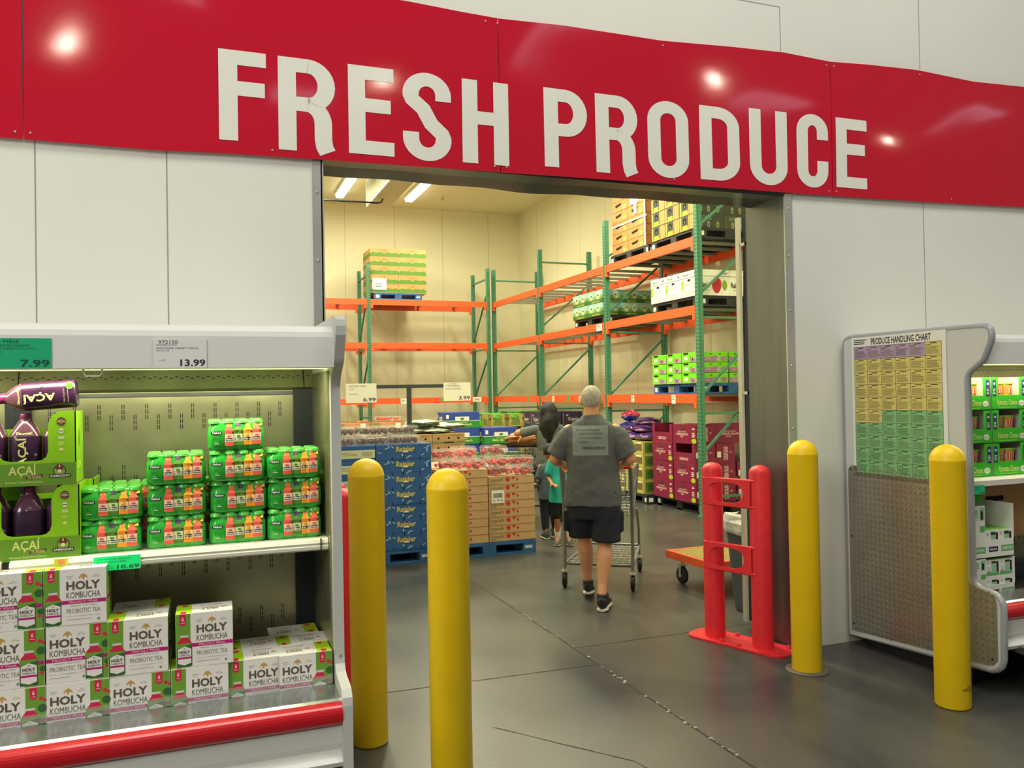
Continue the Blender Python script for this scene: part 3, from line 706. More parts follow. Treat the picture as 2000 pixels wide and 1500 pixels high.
# ============ JUICE MULTIPACKS ============
NW, ND, NH = .218, .165, .128
ng = mat('shrink_film_green', (44, 166, 52), .16, coat=.4); ngl = mat('shrink_film_pale', (84, 186, 74), .12, coat=.3); nnav = flat((24, 34, 66)); nyel = flat((236, 222, 30)); ncr = flat((246, 224, 200))
def npt(a, z):
    """outline of the pack at parameter a (0..1 round) for height z; four lobes along, three deep"""
    pass
def juice_pack():
    mb = MB()
    nx, ny = 4, 3; rx = NW / nx / 2; per = []
    def lobe(t, n): return abs(math.sin(PI * t * n)) ** .6
    NS = 40; NT = 24
    def outline(ins, amp):
        P = []
        hx, hy = NW / 2 - ins, ND / 2 - ins; c = .018
        def sx(t): return -hx + c + (2 * hx - 2 * c) * t
        def sy(t): return -hy + c + (2 * hy - 2 * c) * t
        for i in range(NS + 1): t = i / NS; P.append((sx(t), -hy + amp * (1 - lobe(t, nx))))
        for i in range(NT + 1): t = i / NT; P.append((hx - amp * (1 - lobe(t, ny)), sy(t)))
        for i in range(NS + 1): t = 1 - i / NS; P.append((sx(t), hy - amp * (1 - lobe(t, nx))))
        for i in range(NT + 1): t = 1 - i / NT; P.append((-hx + amp * (1 - lobe(t, ny)), sy(t)))
        return P
    rings = [[(x, y, z) for x, y in outline(i, a)] for z, i, a in ((0.0, .010, .006), (.004, .004, .006), (.012, .0, .005), (.05, 0, .003), (.082, 0.001, .003), (.095, .006, .004), (.108, .012, .006), (.116, .017, .007), (.119, .022, .006))]
    mb.loft(rings, ng, smooth=True)
    for i in range(4):
        for k in range(3):
            cx = -NW / 2 + .030 + i * (NW - .06) / 3; cy = -ND / 2 + .033 + k * (ND - .066) / 2
            mb.lathe([(.027, .108), (.026, .118), (.020, .1245), (.001, .125)], (cx, cy, 0), ngl, 12)
    def fn(q, n, l):
        t = (q.x + NW / 2 - .018) / (NW - .036); t = min(max(t, 0), 1); z = q.z
        ins = 0 if z < .082 else (.001 + (z - .082) / .013 * .005 if z < .095 else .006 + (z - .095) / .013 * .006)
        amp = .003 if z < .095 else .003 + (z - .095) / .013 * .003
        return Vector((q.x, -ND / 2 + ins + amp * (1 - lobe(t, 4)) - .0012 - l, z))
    f = Face(mb, (-NW / 2, -ND / 2, 0), (1, 0, 0), (0, 0, 1), lift=.0003, W=NW, H=NH, fn=fn)
    f.rect(.05, .24, .50, .60, nnav, 1, 6); f.text('Naked', .07, .22, .52, .59, kwh, 2, .04)
    f.lines(.05, .24, .40, .46, 2, ngl, 1); f.rect(.11, .17, .24, .29, ngl, 1); f.rect(.11, .19, .20, .22, kwh, 1)
    def vb(a0, body, cap, lab, y0=0.16):
        a1 = a0 + .155; w = a1 - a0
        for i in range(6):
            t0, t1 = i / 6, (i + 1) / 6
            def top(t): return .66 if t < .05 or t > .95 else (.70 if t < .2 or t > .8 else .76)
            f.poly([(a0 + w * t0, y0), (a0 + w * t1, y0), (a0 + w * t1, y0 + .47), (a0 + w * t0, y0 + .47)], body, 1)
        for i in range(4):
            t0, t1 = i / 4, (i + 1) / 4; f.poly([(a0 + w * (.22 + .56 * t0), y0 + .47), (a0 + w * (.22 + .56 * t1), y0 + .47), (a0 + w * (.22 + .56 * t1), y0 + .60), (a0 + w * (.22 + .56 * t0), y0 + .60)], body, 1.2)
        f.poly([(a0, y0 + .47), (a1, y0 + .47), (a0 + w * .78, y0 + .57), (a0 + w * .22, y0 + .57)], body, 1)
        f.rect(a0 + w * .20, a0 + w * .80, y0 + .59, y0 + .71, cap, 1.5, 3)
        f.rect(a0 + w * .02, a1 - w * .02, y0 + .12, y0 + .36, lab, 2, 5); f.rect(a0 + w * .1, a1 - w * .1, y0 + .15, y0 + .24, nnav, 3, 4); f.text('Naked', a0 + w * .15, a1 - w * .15, y0 + .165, y0 + .225, kwh, 4, .03)
        f.disc(a0 + w * .5, y0 + .29, w * .25, body, 3, 12, ry=.035); f.disc(a1 - w * .08, y0 + .42, w * .11, flat((60, 30, 30)), 3, 10, ry=.03)
    vb(.29, flat((238, 92, 72)), flat((250, 120, 70)), flat((250, 216, 196)), .14); vb(.45, flat((84, 132, 36)), flat((70, 44, 84)), flat((226, 232, 176)), .15); vb(.615, flat((255, 156, 30)), flat((255, 150, 60)), flat((255, 222, 160)), .16); vb(.775, flat((246, 104, 82)), flat((250, 130, 80)), flat((252, 216, 196)), .17)
    f.poly([(.785, .72), (.95, .76), (.95, .85), (.785, .81)], nyel, 5); f.text('12 PACK', .80, .94, .75, .82, flat((120, 110, 20)), 6)
    return mb.build('juice_multipack')
NK = Kind(juice_pack(), 'juice pack', 'twelve-bottle juice packs on the shelf')
NX = [-.322, -.088, .142, .372 - .01]; NZ = 1.0725; NP = .1245
num = {0: 2, 1: 3, 2: 4, 3: 3}; cn = ['column beside the acai boxes', 'column second from the acai boxes', 'tallest column', 'column nearest the dark post']
for i, x in enumerate(NX):
    for k in range(num[i]):
        NK.put(x + (.004 if k % 2 else 0) + (-.006 if (i == 2 and k == 3) else 0), 3.585 + (.006 if k % 2 else 0), NZ + k * NP, [0.0, .02, -.015, .03][(i + k) % 4], 'green juice multipack, %s of the %s' % (row(k, num[i]), cn[i]))
for k, (x, z) in enumerate([(-.281, NZ + NP), (-.06, NZ + NP), (.160, NZ + NP), (.378, NZ + NP), (-.281, NZ), (-.06, NZ), (.16, NZ), (.378, NZ)]):
    NK.put(x, 3.762, z, .0, 'green juice multipack in the rear row, %s layer, %s' % (('upper', 'lower')[k > 3], ['nearest the acai boxes', 'left of the middle', 'behind the tallest column', 'beside the end panel'][k % 4]))

# ============ ACAI TRAYS AND BOTTLES ============
AW, AH, AD = .345, .272, .20
ag = mat('carton_lime', (142, 200, 20), .42, var=.05, scale=14); agd = flat((104, 150, 34)); acr = flat((222, 226, 140)); apu = flat((104, 30, 62)); apd = mat('acai_purple', (48, 18, 50), .3, var=.35, scale=22, coat=.3); apc = mat('cap_purple', (120, 32, 92), .35)
def acai_tray():
    root = empty('juice_tray')
    mb = MB(); t = .004
    mb.box(0, AW, 0, AD, 0, t, CARD); mb.box(AW - t, AW, 0, AD, t, AH, ag); mb.box(0, t, 0, AD, t, AH, ag); mb.box(t, AW - t, AD - t, AD, t, AH * .75, ag)
    # front panel: low band, tall right pillar with round inner corner
    pil = AW - .085
    P = [(0, 0), (AW, 0), (AW, AH), (AW - .055, AH), (AW - .075, AH - .012), (AW - .088, AH - .035), (AW - .092, AH - .06), (AW - .092, .125), (AW - .098, .105), (AW - .112, .093), (AW - .13, .09), (.13, .09), (.11, .095), (.098, .108), (.092, .13), (.092, AH - .06), (.08, AH - .03), (.055, AH), (0, AH)]
    mb.prism(P, 'y', -.0, .004, ag); mb.v = mb.v
    f = Face(mb, (0, 0, 0), (1, 0, 0), (0, 0, 1), lift=.0004, W=AW, H=AH)
    f.rect(0.0, 1, 0, .30, agd, .3)
    f.text('AÇAÍ', .36, .62, .12, .30, acr, 1, .01); f.poly([(.52, .09), (.68, .115), (.68, .155), (.52, .13)], apu, 1.2); f.text('THE ORIGINAL', .53, .67, .10, .14, acr, 2)
    f.text('Amazon Superfood Juice', .33, .68, .03, .07, acr, 1)
    f.disc(.84, .19, .062, flat((24, 40, 18)), 1, 24); f.disc(.84, .19, .053, flat((150, 160, 90)), 2, 24); f.disc(.84, .235, .04, flat((110, 50, 44)), 3, 14); f.disc(.84, .185, .021, acr, 4, 14); f.poly([(.832, .24), (.848, .24), (.84, .29)], acr, 4)
    f.rect(.74, .945, .10, .145, flat((24, 30, 20)), 5); f.text('SAMBAZON', .75, .935, .108, .138, kwh, 6, .02)
    f.disc(.86, .86, .045, apu, 1, 22); f.text('FRESH', .825, .895, .845, .875, acr, 2, .02); f.text('NOT PRESSURED', .835, .885, .885, .895, acr, 2); f.text('Juice', .845, .875, .82, .835, acr, 2)
    f.disc(.86, .73, .027, flat((226, 230, 200)), 1, 16); f.rect(.837, .883, .725, .735, flat((60, 80, 30)), 2); f.rect(.83, .89, .62, .66, flat((196, 214, 150)), 1); f.lines(.83, .89, .54, .59, 3, acr); f.disc(.86, .48, .022, acr, 1, 14, ry=.02)
    g = Face(mb, (AW, 0, 0), (0, 1, 0), (0, 0, 1), lift=.0004, W=AD, H=AH)
    g.disc(.45, .62, .09, agd, 1, 14, ry=.13); g.lines(.2, .7, .2, .3, 3, acr)
    mb.build('tray', root)
    return root
def acai_bottle():
    root = empty('acai_bottle')
    s = .053
    def sq(r, z, k=.62):
        out = []
        for i in range(32):
            a = 2 * PI * i / 32; c, si = math.cos(a), math.sin(a); e = k
            out.append((r * math.copysign(abs(c) ** e, c), r * math.copysign(abs(si) ** e, si), z))
        return out
    mb = MB(); mb.loft([sq(s * .9, 0), sq(s, .006), sq(s, .165), sq(s * .97, .17)], apd, smooth=True)
    f = Face(mb, (-s, -s, 0), (1, 0, 0), (0, 0, 1), lift=.0012, W=2 * s, H=.17)
    f.text('AÇAÍ', .24, .62, .38, .98, acr, 1, .02, rot=90); f.text('THE ORIGINAL', .2, .7, .20, .23, kgy, 1); f.lines(.2, .75, .13, .15, 1, kgy); f.disc(.78, .10, .13, flat((70, 150, 40)), 1, 14, ry=.075); f.disc(.84, .62, .05, flat((140, 110, 150)), 1, 12, ry=.025)
    mb.build('bottle_label', root)
    mb = MB(); mb.loft([sq(s * .98, .17), sq(s * .9, .182), sq(s * .68, .205, .75), sq(s * .46, .222, .9), sq(s * .40, .226, 1), sq(s * .40, .232, 1)], mat('bottle_shoulder', (92, 54, 74), .15, coat=.4), smooth=True)
    f = Face(mb, (-s, -s, .17), (1, 0, 0), (0, .62, .78), lift=.0016, W=2 * s, H=.03); f.text('ORGANIC', .25, .75, .2, .6, acr, 1)
    mb.build('shoulder', root)
    mb = MB(); mb.lathe([(.019, .230), (.020, .232), (.020, .248), (.018, .251), (.001, .2515)], (0, 0, 0), apc, 20)
    mb.build('cap', root)
    return root
AT = Kind(acai_tray(), 'juice tray', 'lime green acai trays'); AB = Kind(acai_bottle(), 'bottle', 'purple acai juice bottles')
AX = -.430 - AW
for k, (ax, az, nm) in enumerate(((AX + .012 - .003, 1.0725, 'lower'), (AX, 1.0725 + AH + .001, 'upper'))):
    AT.put(ax, 3.47, az, 0, '%s lime green acai juice tray of the front stack' % nm)
    sc_ = 1.0
    for j in range(3):
        b = AB.put(ax + .062 + .1105 * j, 3.53, az + .0045, [0, .05, -.04][j] + (PI if (k == 0 and j == 1) else 0), 'purple acai bottle in the %s tray, %s' % (nm, ['left edge of the photo', 'middle of the three in the front', 'half hidden behind the lime pillar'][j]))
        b.scale = (1, 1, 1.04)
b = AB.put(-.395, 3.50, 1.0725 + 2 * AH + .012, 0, 'purple acai bottle lying on its side on top of the upper tray')
b.rotation_euler = (0, math.radians(-90 - 4), 0); b.location = (-.432, 3.535, 1.0725 + 2 * AH + .068)
AT.put(-.74, 3.69, 1.0725, 0, 'lime green acai tray standing behind the lower front tray, open top')

# ============ RIGHT CASE STOCK ============
pg = flat((56, 190, 30)); pgd = flat((40, 150, 30)); pbl = flat((40, 50, 110)); tub = mat('tub_orange', (226, 150, 84), .3); tubl = mat('tub_lid', (130, 206, 60), .3)
PW, PH, PD = .207, .190, .26
def cheese_tray():
    root = empty('cheese_tray')
    mb = MB(); t = .003; W = PW * 1.35
    mb.box(0, W, 0, PD, 0, t, CARD); mb.box(0, t, 0, PD, t, PH, kwh); mb.box(W - t, W, 0, PD, t, PH, kwh); mb.box(t, W - t, PD - t, PD, t, PH, kwh)
    mb.prism([(0, 0), (W, 0), (W, PH), (W - .055, PH), (W - .055, .085), (.055, .085), (.055, PH), (0, PH)], 'y', 0, .003, pg)
    f = Face(mb, (0, 0, 0), (1, 0, 0), (0, 0, 1), lift=.0004, W=W, H=PH)
    for a in (.04, .88): f.rect(a, a + .10, .42, .92, pbl); f.disc(a + .05, .80, .025, kwh, 1, 12); f.lines(a + .015, a + .085, .48, .66, 4, kwh)
    f.rect(.02, .98, .02, .05, pgd); f.text('Palmetto Cheese', .16, .74, .14, .32, acr, 1, .01); f.text('"The Pimento Cheese with Soul!"', .18, .70, .06, .10, acr, 1); f.disc(.86, .20, .085, kwh, 1, 18, ry=.09); f.text('Jalapeno', .80, .92, .17, .22, pgd, 2)
    mb.build('tray', root)
    return root
def cheese_tub():
    root = empty('cheese_tub')
    mb = MB(); mb.lathe([(.034, 0), (.040, .066)], (0, 0, 0), tub, 20)
    for i in range(10):
        a = -PI / 2 + (i - 4.5) * .13; mb.add([(.0372 * math.cos(a + s) * (1 + z * 1.6), .0372 * math.sin(a + s) * (1 + z * 1.6), .016 + z * .9) for s, z in ((-.067, 0), (.067, 0), (.067, .03), (-.067, .03))], [(0, 1, 2, 3)], flat((206, 70, 60)) if i % 3 else kwh)
    mb.build('tub', root)
    mb = MB(); mb.lathe([(.042, .066), (.043, .068), (.043, .074), (.040, .076), (.001, .076)], (0, 0, 0), tubl, 20); mb.build('lid', root)
    return root
CT = Kind(cheese_tray(), 'cheese tray', 'green pimento cheese trays'); CB = Kind(cheese_tub(), 'tub', 'cheese tubs in the green trays')
Wt = PW * 1.35
for k in range(3):
    for ci, tx in enumerate((3.980, 4.267)):
        z = 1.1255 + k * .1915
        CT.put(tx, 3.485, z, 0, 'green pimento cheese tray, %s of the stack %s' % (('bottom', 'middle', 'top')[k], ('against the right case end panel', 'at the right edge of the photo')[ci]))
        for j, (dx, dy) in enumerate(((.10, .06), (.185, .06))):
            for q in range(2):
                CB.put(tx + dx, 3.485 + dy, z + .004 + q * .0775, random.uniform(-.4, .4), '%s %s orange cheese tub in the %s tray %s' % (('lower', 'upper')[q], ('left', 'right')[j], ('bottom', 'middle', 'top')[k], ('by the end panel', 'at the photo edge')[ci]))
for o, n in ((CT.p, 0), (CB.p, 0)): pass
# coffee pod cartons
cg = flat((96, 178, 96)); cgl = flat((150, 200, 150))
def pod_carton():
    root = empty('pod_carton')
    W, H, D = .40, .30, .30; mb = MB(); t = .004
    mb.box(0, W, 0, D, 0, t, kwh); mb.box(0, t, 0, D, t, H, kwh); mb.box(W - t, W, 0, D, t, H, kwh); mb.box(t, W - t, D - t, D, t, H, kwh)
    mb.prism([(0, 0), (W, 0), (W, .10), (.175, .10), (.175, H), (0, H)], 'y', 0, .004, kwh)
    f = Face(mb, (0, 0, 0), (1, 0, 0), (0, 0, 1), lift=.0004, W=W, H=H)
    f.text('20', .19, .30, .82, .93, cg, 1, .03); f.rect(.19, .31, .78, .80, cg); f.text('CUP PACK', .2, .3, .72, .75, cgl, 1)
    f.rect(.20, .44, .10, .22, cg); f.text('ORGANIC', .22, .42, .13, .19, kwh, 1, .02)
    f.rect(.50, .68, .11, .21, flat((60, 30, 40))); f.text('KIRKLAND', .52, .66, .14, .18, kwh, 1, .02); f.rect(.74, .98, .10, .22, cg); f.text('HUMMINGBIRD', .76, .97, .13, .19, kwh, 1, .02)
    f.rect(.335, .425, .72, .97, cgl); f.rect(.355, .40, .74, .90, BLACKR, 1); f.rect(.335, .43, .50, .62, cg)
    mb.build('tray', root)
    return root
def pod_box():
    W, H = .104, .125; mb = MB(); mb.cham(0, W, 0, .15, 0, H, .001, kwh)
    f = Face(mb, (0, 0, 0), (1, 0, 0), (0, 0, 1), lift=.0004, W=W, H=H)
    f.rect(0.02, .98, .15, .34, cg); f.rect(.42, .78, .30, .95, cgl, 1); f.rect(.42, .78, .82, .92, flat((50, 30, 34)), 2); f.rect(.80, .96, .35, .9, BLACKR, 1); f.disc(.22, .55, .12, flat((200, 206, 200)), 1, 14); f.disc(.22, .36, .14, flat((150, 158, 150)), 1, 14, ry=.06); f.text('20', .1, .25, .8, .92, cg, 2)
    g = Face(mb, (0, 0, H), (1, 0, 0), (0, 1, 0), lift=.0004, W=W, H=.15); g.rect(.03, .97, .03, .97, flat((130, 214, 60)))
    return mb.build('pod_box')
PC = Kind(pod_carton(), 'carton', 'coffee pod display cartons'); PB = Kind(pod_box(), 'box', 'small coffee pod boxes')
for k in range(2):
    z = .4375 if k == 0 else .668
    r = PC.put(4.0 + .0 , 3.47, z, 0, '%s white organic coffee pod carton marked 20 in the right case' % ('lower' if k == 0 else 'upper'))
    r.scale = (1, 1, .76 if k == 0 else 1)
    for j in range(2):
        for q in range(2 if k == 0 else 1):
            b = PB.put(4.182 + j * .1055, 3.478, z + .0045 + q * .106, 0, 'small %s %s coffee pod box in the %s pod carton' % (('bottom', 'top')[q], ('left', 'right')[j], ('lower', 'upper')[k])); b.scale = (1, 1, .84 if k == 0 else 1.2)
# brown carton wall behind and a small green box under the shelf
mb = MB(); t = .006
for a in ((0, .5, 0, t, 0, .33), (0, .5, .29, .296, 0, .33), (0, t, t, .29, 0, .33), (.494, .5, t, .29, 0, .33), (t, .494, t, .29, 0, t)): mb.box(*a, CARD)
f = Face(mb, (0, 0, 0), (1, 0, 0), (0, 0, 1), W=.5, H=.33); f.rect(.28, .55, .70, .80, HOLE); f.disc(.28, .75, .025, HOLE, 0, 10, ry=.05); f.disc(.55, .75, .025, HOLE, 0, 10, ry=.05)
tag(at(mb.build('open_carton'), 4.42, 3.775 - .16 + .16, .70, math.radians(0)), 'brown open carton with a slotted handle behind the coffee boxes', 'carton').scale = (1, .45, 1)
mb = MB(); mb.box(0, .12, 0, .1, 0, .035, pg); f = Face(mb, (0, 0, 0), (1, 0, 0), (0, 0, 1), W=.12, H=.035); f.rect(.1, .2, .2, .7, pgd); f.rect(.7, .8, .2, .7, pgd)
tag(at(mb.build('flat_green_box'), 4.165, 3.58, .9685), 'flat green box just under the right case shelf, below its price card', 'box')
# ============ BOLLARDS AND RED GUARDS ============
def bollard(x, y, h, label):
    root = tag(empty('bollard', (x, y, 0)), label, 'bollard', None)
    r = .086; mb = MB()
    prof = [(.001, .002), (r - .004, .002), (r, .01), (r, h - r - .004), (r + .0012, h - r), (r + .0012, h - r + .006)]
    for i in range(1, 13): a = PI / 2 * i / 12; prof.append((max(r * math.cos(a), .001), h - r + r * math.sin(a)))
    mb.lathe(prof, (0, 0, 0), YEL, 48); mb.build('sleeve', root)
    return root
B1 = bollard(.746, 3.97, 1.355, 'yellow bollard by the white case end, farther and shorter-looking of the left pair')
B2 = bollard(.955, 3.30, 1.35, 'nearest yellow bollard, cut off by the bottom of the photo, left of the opening')
B3 = bollard(3.325, 3.97, 1.35, 'yellow bollard at the right jamb beside the red guard')
B4 = bollard(3.63, 3.23, 1.35, 'yellow bollard in front of the handling chart')
mb = MB(); mb.lathe([(.001, .0005), (.125, .0005), (.12, .006), (.088, .007)], (0, 0, 0), mat('bollard_grout', (96, 90, 80), .8, var=.2, scale=20), 32); mb.build('grout_ring', B3)
for (dx, dz, a) in ((-.01, .098, .03), (.015, .108, .025), (.035, .09, .02)):
    mb = MB()
    for s in range(4):
        t = -1.75 + dx / .086 + s * a / .086 / 3
        mb.add([(.0868 * math.cos(t), .0868 * math.sin(t), dz), (.0868 * math.cos(t + .14), .0868 * math.sin(t + .14), dz + .002), (.0868 * math.cos(t + .14), .0868 * math.sin(t + .14), dz + .016), (.0868 * math.cos(t), .0868 * math.sin(t), dz + .014)], [(0, 1, 2, 3)], mat('scuff', (150, 120, 20), .7))
    mb.build('scuff_mark', B4)

def guard(x, y, rz, label):
    root = tag(empty('cart_guard', (x, y, 0), rz), label, 'guard rail'); r = .067; h = 1.17; dy = .36
    for s in (0, 1):
        mb = MB(); prof = [(r, .012), (r, h - .05)]
        for i in range(1, 9): a = PI / 2 * i / 8; prof.append((max(r * math.cos(a), .001), h - .05 + .05 * math.sin(a)))
        mb.lathe(prof, (0, s * dy, 0), REDG, 32); mb.build('post', root)
    for z in (.985, .56):
        mb = MB(); pts = []; y0, y1 = .0, dy; hh = .105
        outer = [(y0, -hh), (y1, -hh), (y1, hh), (y0, hh)]
        # plate with an oval window, built from a ring of quads
        n = 32; inn = []; out = []
        yc = dy / 2 + .035; ry = dy / 2 - .05; rzz = .066
        for i in range(n):
            a = 2 * PI * i / n; c, s_ = math.cos(a), math.sin(a)
            inn.append((yc + ry * math.copysign(abs(c) ** .7, c), z + rzz * math.copysign(abs(s_) ** .8, s_)))
            k = max(abs(c) / (dy / 2), abs(s_) / .084); oz = .084 if abs(s_) / .084 >= abs(c) / (dy / 2) else abs(s_) / k
            wide = abs(c / k) / (dy / 2); out.append((dy / 2 + .03 + c / k, z + math.copysign(min(abs(s_ / k), .084) + .02 * max(0, wide - .6), s_)))
        for X in (-.069, -.058):
            mb.add([(X, *p) for p in inn] + [(X, *p) for p in out], [(i, (i + 1) % n, n + (i + 1) % n, n + i) for i in range(n)], REDG)
        mb.add([(-.069, *p) for p in inn] + [(-.058, *p) for p in inn], [(i, (i + 1) % n, n + (i + 1) % n, n + i) for i in range(n)], REDG)
        mb.tube([(-.06, .0, z + .084), (-.06, dy + .03, z + .084)], .010, REDG, 8); mb.tube([(-.06, .0, z - .084), (-.06, dy + .03, z - .084)], .010, REDG, 8)
        mb.build('rail_plate', root)
    mb = MB(); out = []
    for cx, cy, sx, sy in ((1, 1, 1, 1), (-1, 1, -1, 1), (-1, -1, -1, -1), (1, -1, 1, -1)): pass
    hx, y0, y1, c = .125, -.20, dy + .17, .09
    P = []
    for (ax, ay, a0) in ((hx - c, y1 - c, 0), (-hx + c, y1 - c, 90), (-hx + c, y0 + c, 180), (hx - c, y0 + c, 270)):
        for i in range(7): a = math.radians(a0 + 15 * i); P.append((ax + c * math.cos(a), ay + c * math.sin(a)))
    mb.prism(P, 'z', 0.001, .013, REDG); mb.build('base_plate', root)
    for bx, by in ((.09, .11), (.09, .25), (-.09, .12), (-.09, .25), (.08, -.13), (-.06, -.14)):
        mb = MB(); mb.lathe([(.017, .013), (.017, .022), (.001, .023)], (bx, by, 0), REDG, 6, smooth=False); mb.lathe([(.009, .022), (.009, .032), (.001, .033)], (bx, by, 0), REDG, 8); mb.build('bolt', root)
    return root
guard(3.345, 4.40, math.atan2(.13, .34), 'red two-post cart guard with oval rail plates at the right of the opening')
guard(.70, 4.42, -.05, 'red cart guard mostly hidden behind the left yellow bollards')

# ============ PALLET RACKS ============
def upright_frame(root, x0, x1, y, ztop, along='x', nm='upright'):
    """two posts a depth apart with braces; posts at (x0,y) and (x1,y)"""
    for i, x in enumerate((x0, x1)):
        mb = MB()
        mb.box(x - .04, x + .04, y - .035, y + .035, .008, ztop, RACKG) if along == 'x' else mb.box(y - .035, y + .035, x - .04, x + .04, .008, ztop, RACKG)
        mb.box(x - .06, x + .06, y - .06, y + .06, 0.001, .009, RACKG) if along == 'x' else mb.box(y - .06, y + .06, x - .06, x + .06, 0.001, .009, RACKG)
        z = .15
        while z < ztop - .08:
            for d in (-.018, .010):
                if along == 'x':
                    mb.box(x - .0412, x - .0400, y + d, y + d + .010, z, z + .028, RACKGD)
                    mb.box(x + d, x + d + .008, y - .0362, y - .035, z, z + .02, RACKGD) if d < 0 else None
                else:
                    mb.box(y + d, y + d + .012, x - .0412, x - .040, z, z + .028, RACKGD)
            z += .05
        mb.build('upright_post', root)
    def seg(a, b):
        mb = MB()
        if along == 'x': mb.bar((x0 + .04 if a[0] == 0 else x1 - .04, y, a[1]), (x0 + .04 if b[0] == 0 else x1 - .04, y, b[1]), .03, .03, RACKG, up=(0, 1, 0))
        else: mb.bar((y, x0 + .04 if a[0] == 0 else x1 - .04, a[1]), (y, x0 + .04 if b[0] == 0 else x1 - .04, b[1]), .03, .03, RACKG, up=(1, 0, 0))
        mb.build('brace', root)
    return seg
def beam(root, p0, p1, z, label=None):
    """box beam with end brackets, top at z"""
    mb = MB(); d = (Vector(p1) - Vector(p0)).to_3d(); d.normalize(); h = .12
    a = Vector((p0[0], p0[1], z - h / 2)); b = Vector((p1[0], p1[1], z - h / 2))
    mb.bar(a, b, .045, h, ORANGE)
    for q, s in ((a, 1), (b, -1)):
        n = Vector((0, 0, 0)); e = q + d * .006 * s
        mb.bar(e + Vector((0, 0, -.035)) - d * .003, e + Vector((0, 0, -.035)) + d * .003 + d * .05 * s, .052, .19, ORANGE)
        mb.ball(q + d * .03 * s + Vector((-.026 if abs(d.y) > .5 else 0, -.026 if abs(d.x) > .5 else 0, 0)), .010, ORANGE, 8, 4)
    return mb.build('beam', root)
LV = (1.61, 2.78, 3.69)
rk = tag(empty('pallet_rack', (0, 0, 0)), 'long green and orange pallet rack along the right wall of the cold room', 'pallet rack')
FX, BX = 6.17, 7.22
for y, zt in ((9.30, 4.9), (11.92, 4.42), (14.68, 4.42), (17.35, 4.42)):
    seg = upright_frame(rk, FX, BX, y, zt)
    seg((0, .25), (1, .25)); seg((0, .35), (1, 1.25)) if y > 10 else seg((0, .85), (1, 1.75)); 
    seg((0, 1.35), (1, 1.35)); seg((0, 1.62), (1, 2.5)); seg((0, 2.62), (1, 2.62)); seg((0, 2.95), (1, 3.75)) if y < 17 else None; seg((0, 4.18), (1, 4.18)) if y > 13 else seg((0, 3.85), (1, 4.6) if y < 10 else (1, 4.35))
ys = (9.30, 11.92, 14.68, 17.35)
for i in range(3):
    for z in LV:
        beam(rk, (FX - .02, ys[i] + .036), (FX - .02, ys[i + 1] - .036), z); beam(rk, (BX, ys[i] + .036), (BX, ys[i + 1] - .036), z)
        for k in range(6 if z > 2 else 5):
            y = ys[i] + .30 + k * (ys[i + 1] - ys[i] - .6) / (5 if z > 2 else 4)
            mb = MB(); mb.box(FX, BX - .02, y - .03, y + .03, z - .042, z - .004, GALV); mb.build('cross_bar', rk)
for (y, z, m, w_, h_) in ((9.9, 1.55, PAPER, .10, .12), (11.05, 1.56, PAPER, .09, .1), (12.9, 1.56, PAPER, .09, .10), (13.4, 1.56, LABELG, .09, .10), (14.05, 1.56, PAPER, .10, .10), (14.4, 1.56, LABELG, .08, .10), (15.3, 1.56, LABELG, .08, .1), (16.7, 1.56, LABELG, .08, .1), (12.12, 2.72, PAPER, .2, .11)):
    mb = MB(); mb.box(FX - .0455, FX - .0435, y - w_ / 2, y + w_ / 2, z - h_ / 2 - .01, z + h_ / 2 - .01, m)
    f = Face(mb, (FX - .0455, y + w_ / 2, z - h_ / 2), (0, -1, 0), (0, 0, 1), W=w_, H=h_); f.lines(.15, .8, .3, .8, 3, sub); mb.build('beam_label', rk)
rb = tag(empty('pallet_rack', (0, 0, 0)), 'green and orange pallet rack along the back wall, left of the corner', 'pallet rack')
RY = 17.2
for x in (3.34, 5.98, .7):
    seg = upright_frame(rb, RY, RY + 1.05, x, 4.42, along='y')
    seg((0, 4.2), (1, 4.2)); seg((0, 3.9), (1, 2.9)); seg((0, 1.2), (1, 1.2)); seg((0, 2.5), (1, 1.6)); seg((1, .4), (0, 1.1)); seg((0, 2.65), (1, 2.65))
xs = (.7, 3.34, 5.98)
for i in range(2):
    for z in LV:
        beam(rb, (xs[i] + .036, RY - .0), (xs[i + 1] - .036, RY - .0), z); beam(rb, (xs[i] + .036, RY + 1.05), (xs[i + 1] - .036, RY + 1.05), z)
        for k in range(3):
            x = xs[i] + .5 + k * (xs[i + 1] - xs[i] - 1.0) / 2; mb = MB(); mb.box(x - .03, x + .03, RY + .02, RY + 1.03, z - .042, z - .004, GALV); mb.build('cross_bar', rb)
for (x, m, w_, h_) in ((4.05, PAPER, .13, .11), (4.95, LABELG, .17, .09), (5.68, PAPER, .20, .10)):
    mb = MB(); mb.box(x - w_ / 2, x + w_ / 2, RY - .0265, RY - .024, 1.61 - .01 - h_, 1.61 - .01, m); f = Face(mb, (x - w_ / 2, RY - .0265, 1.60 - h_), (1, 0, 0), (0, 0, 1), W=w_, H=h_); f.lines(.2, .8, .3, .7, 2, sub); mb.build('beam_label', rb)

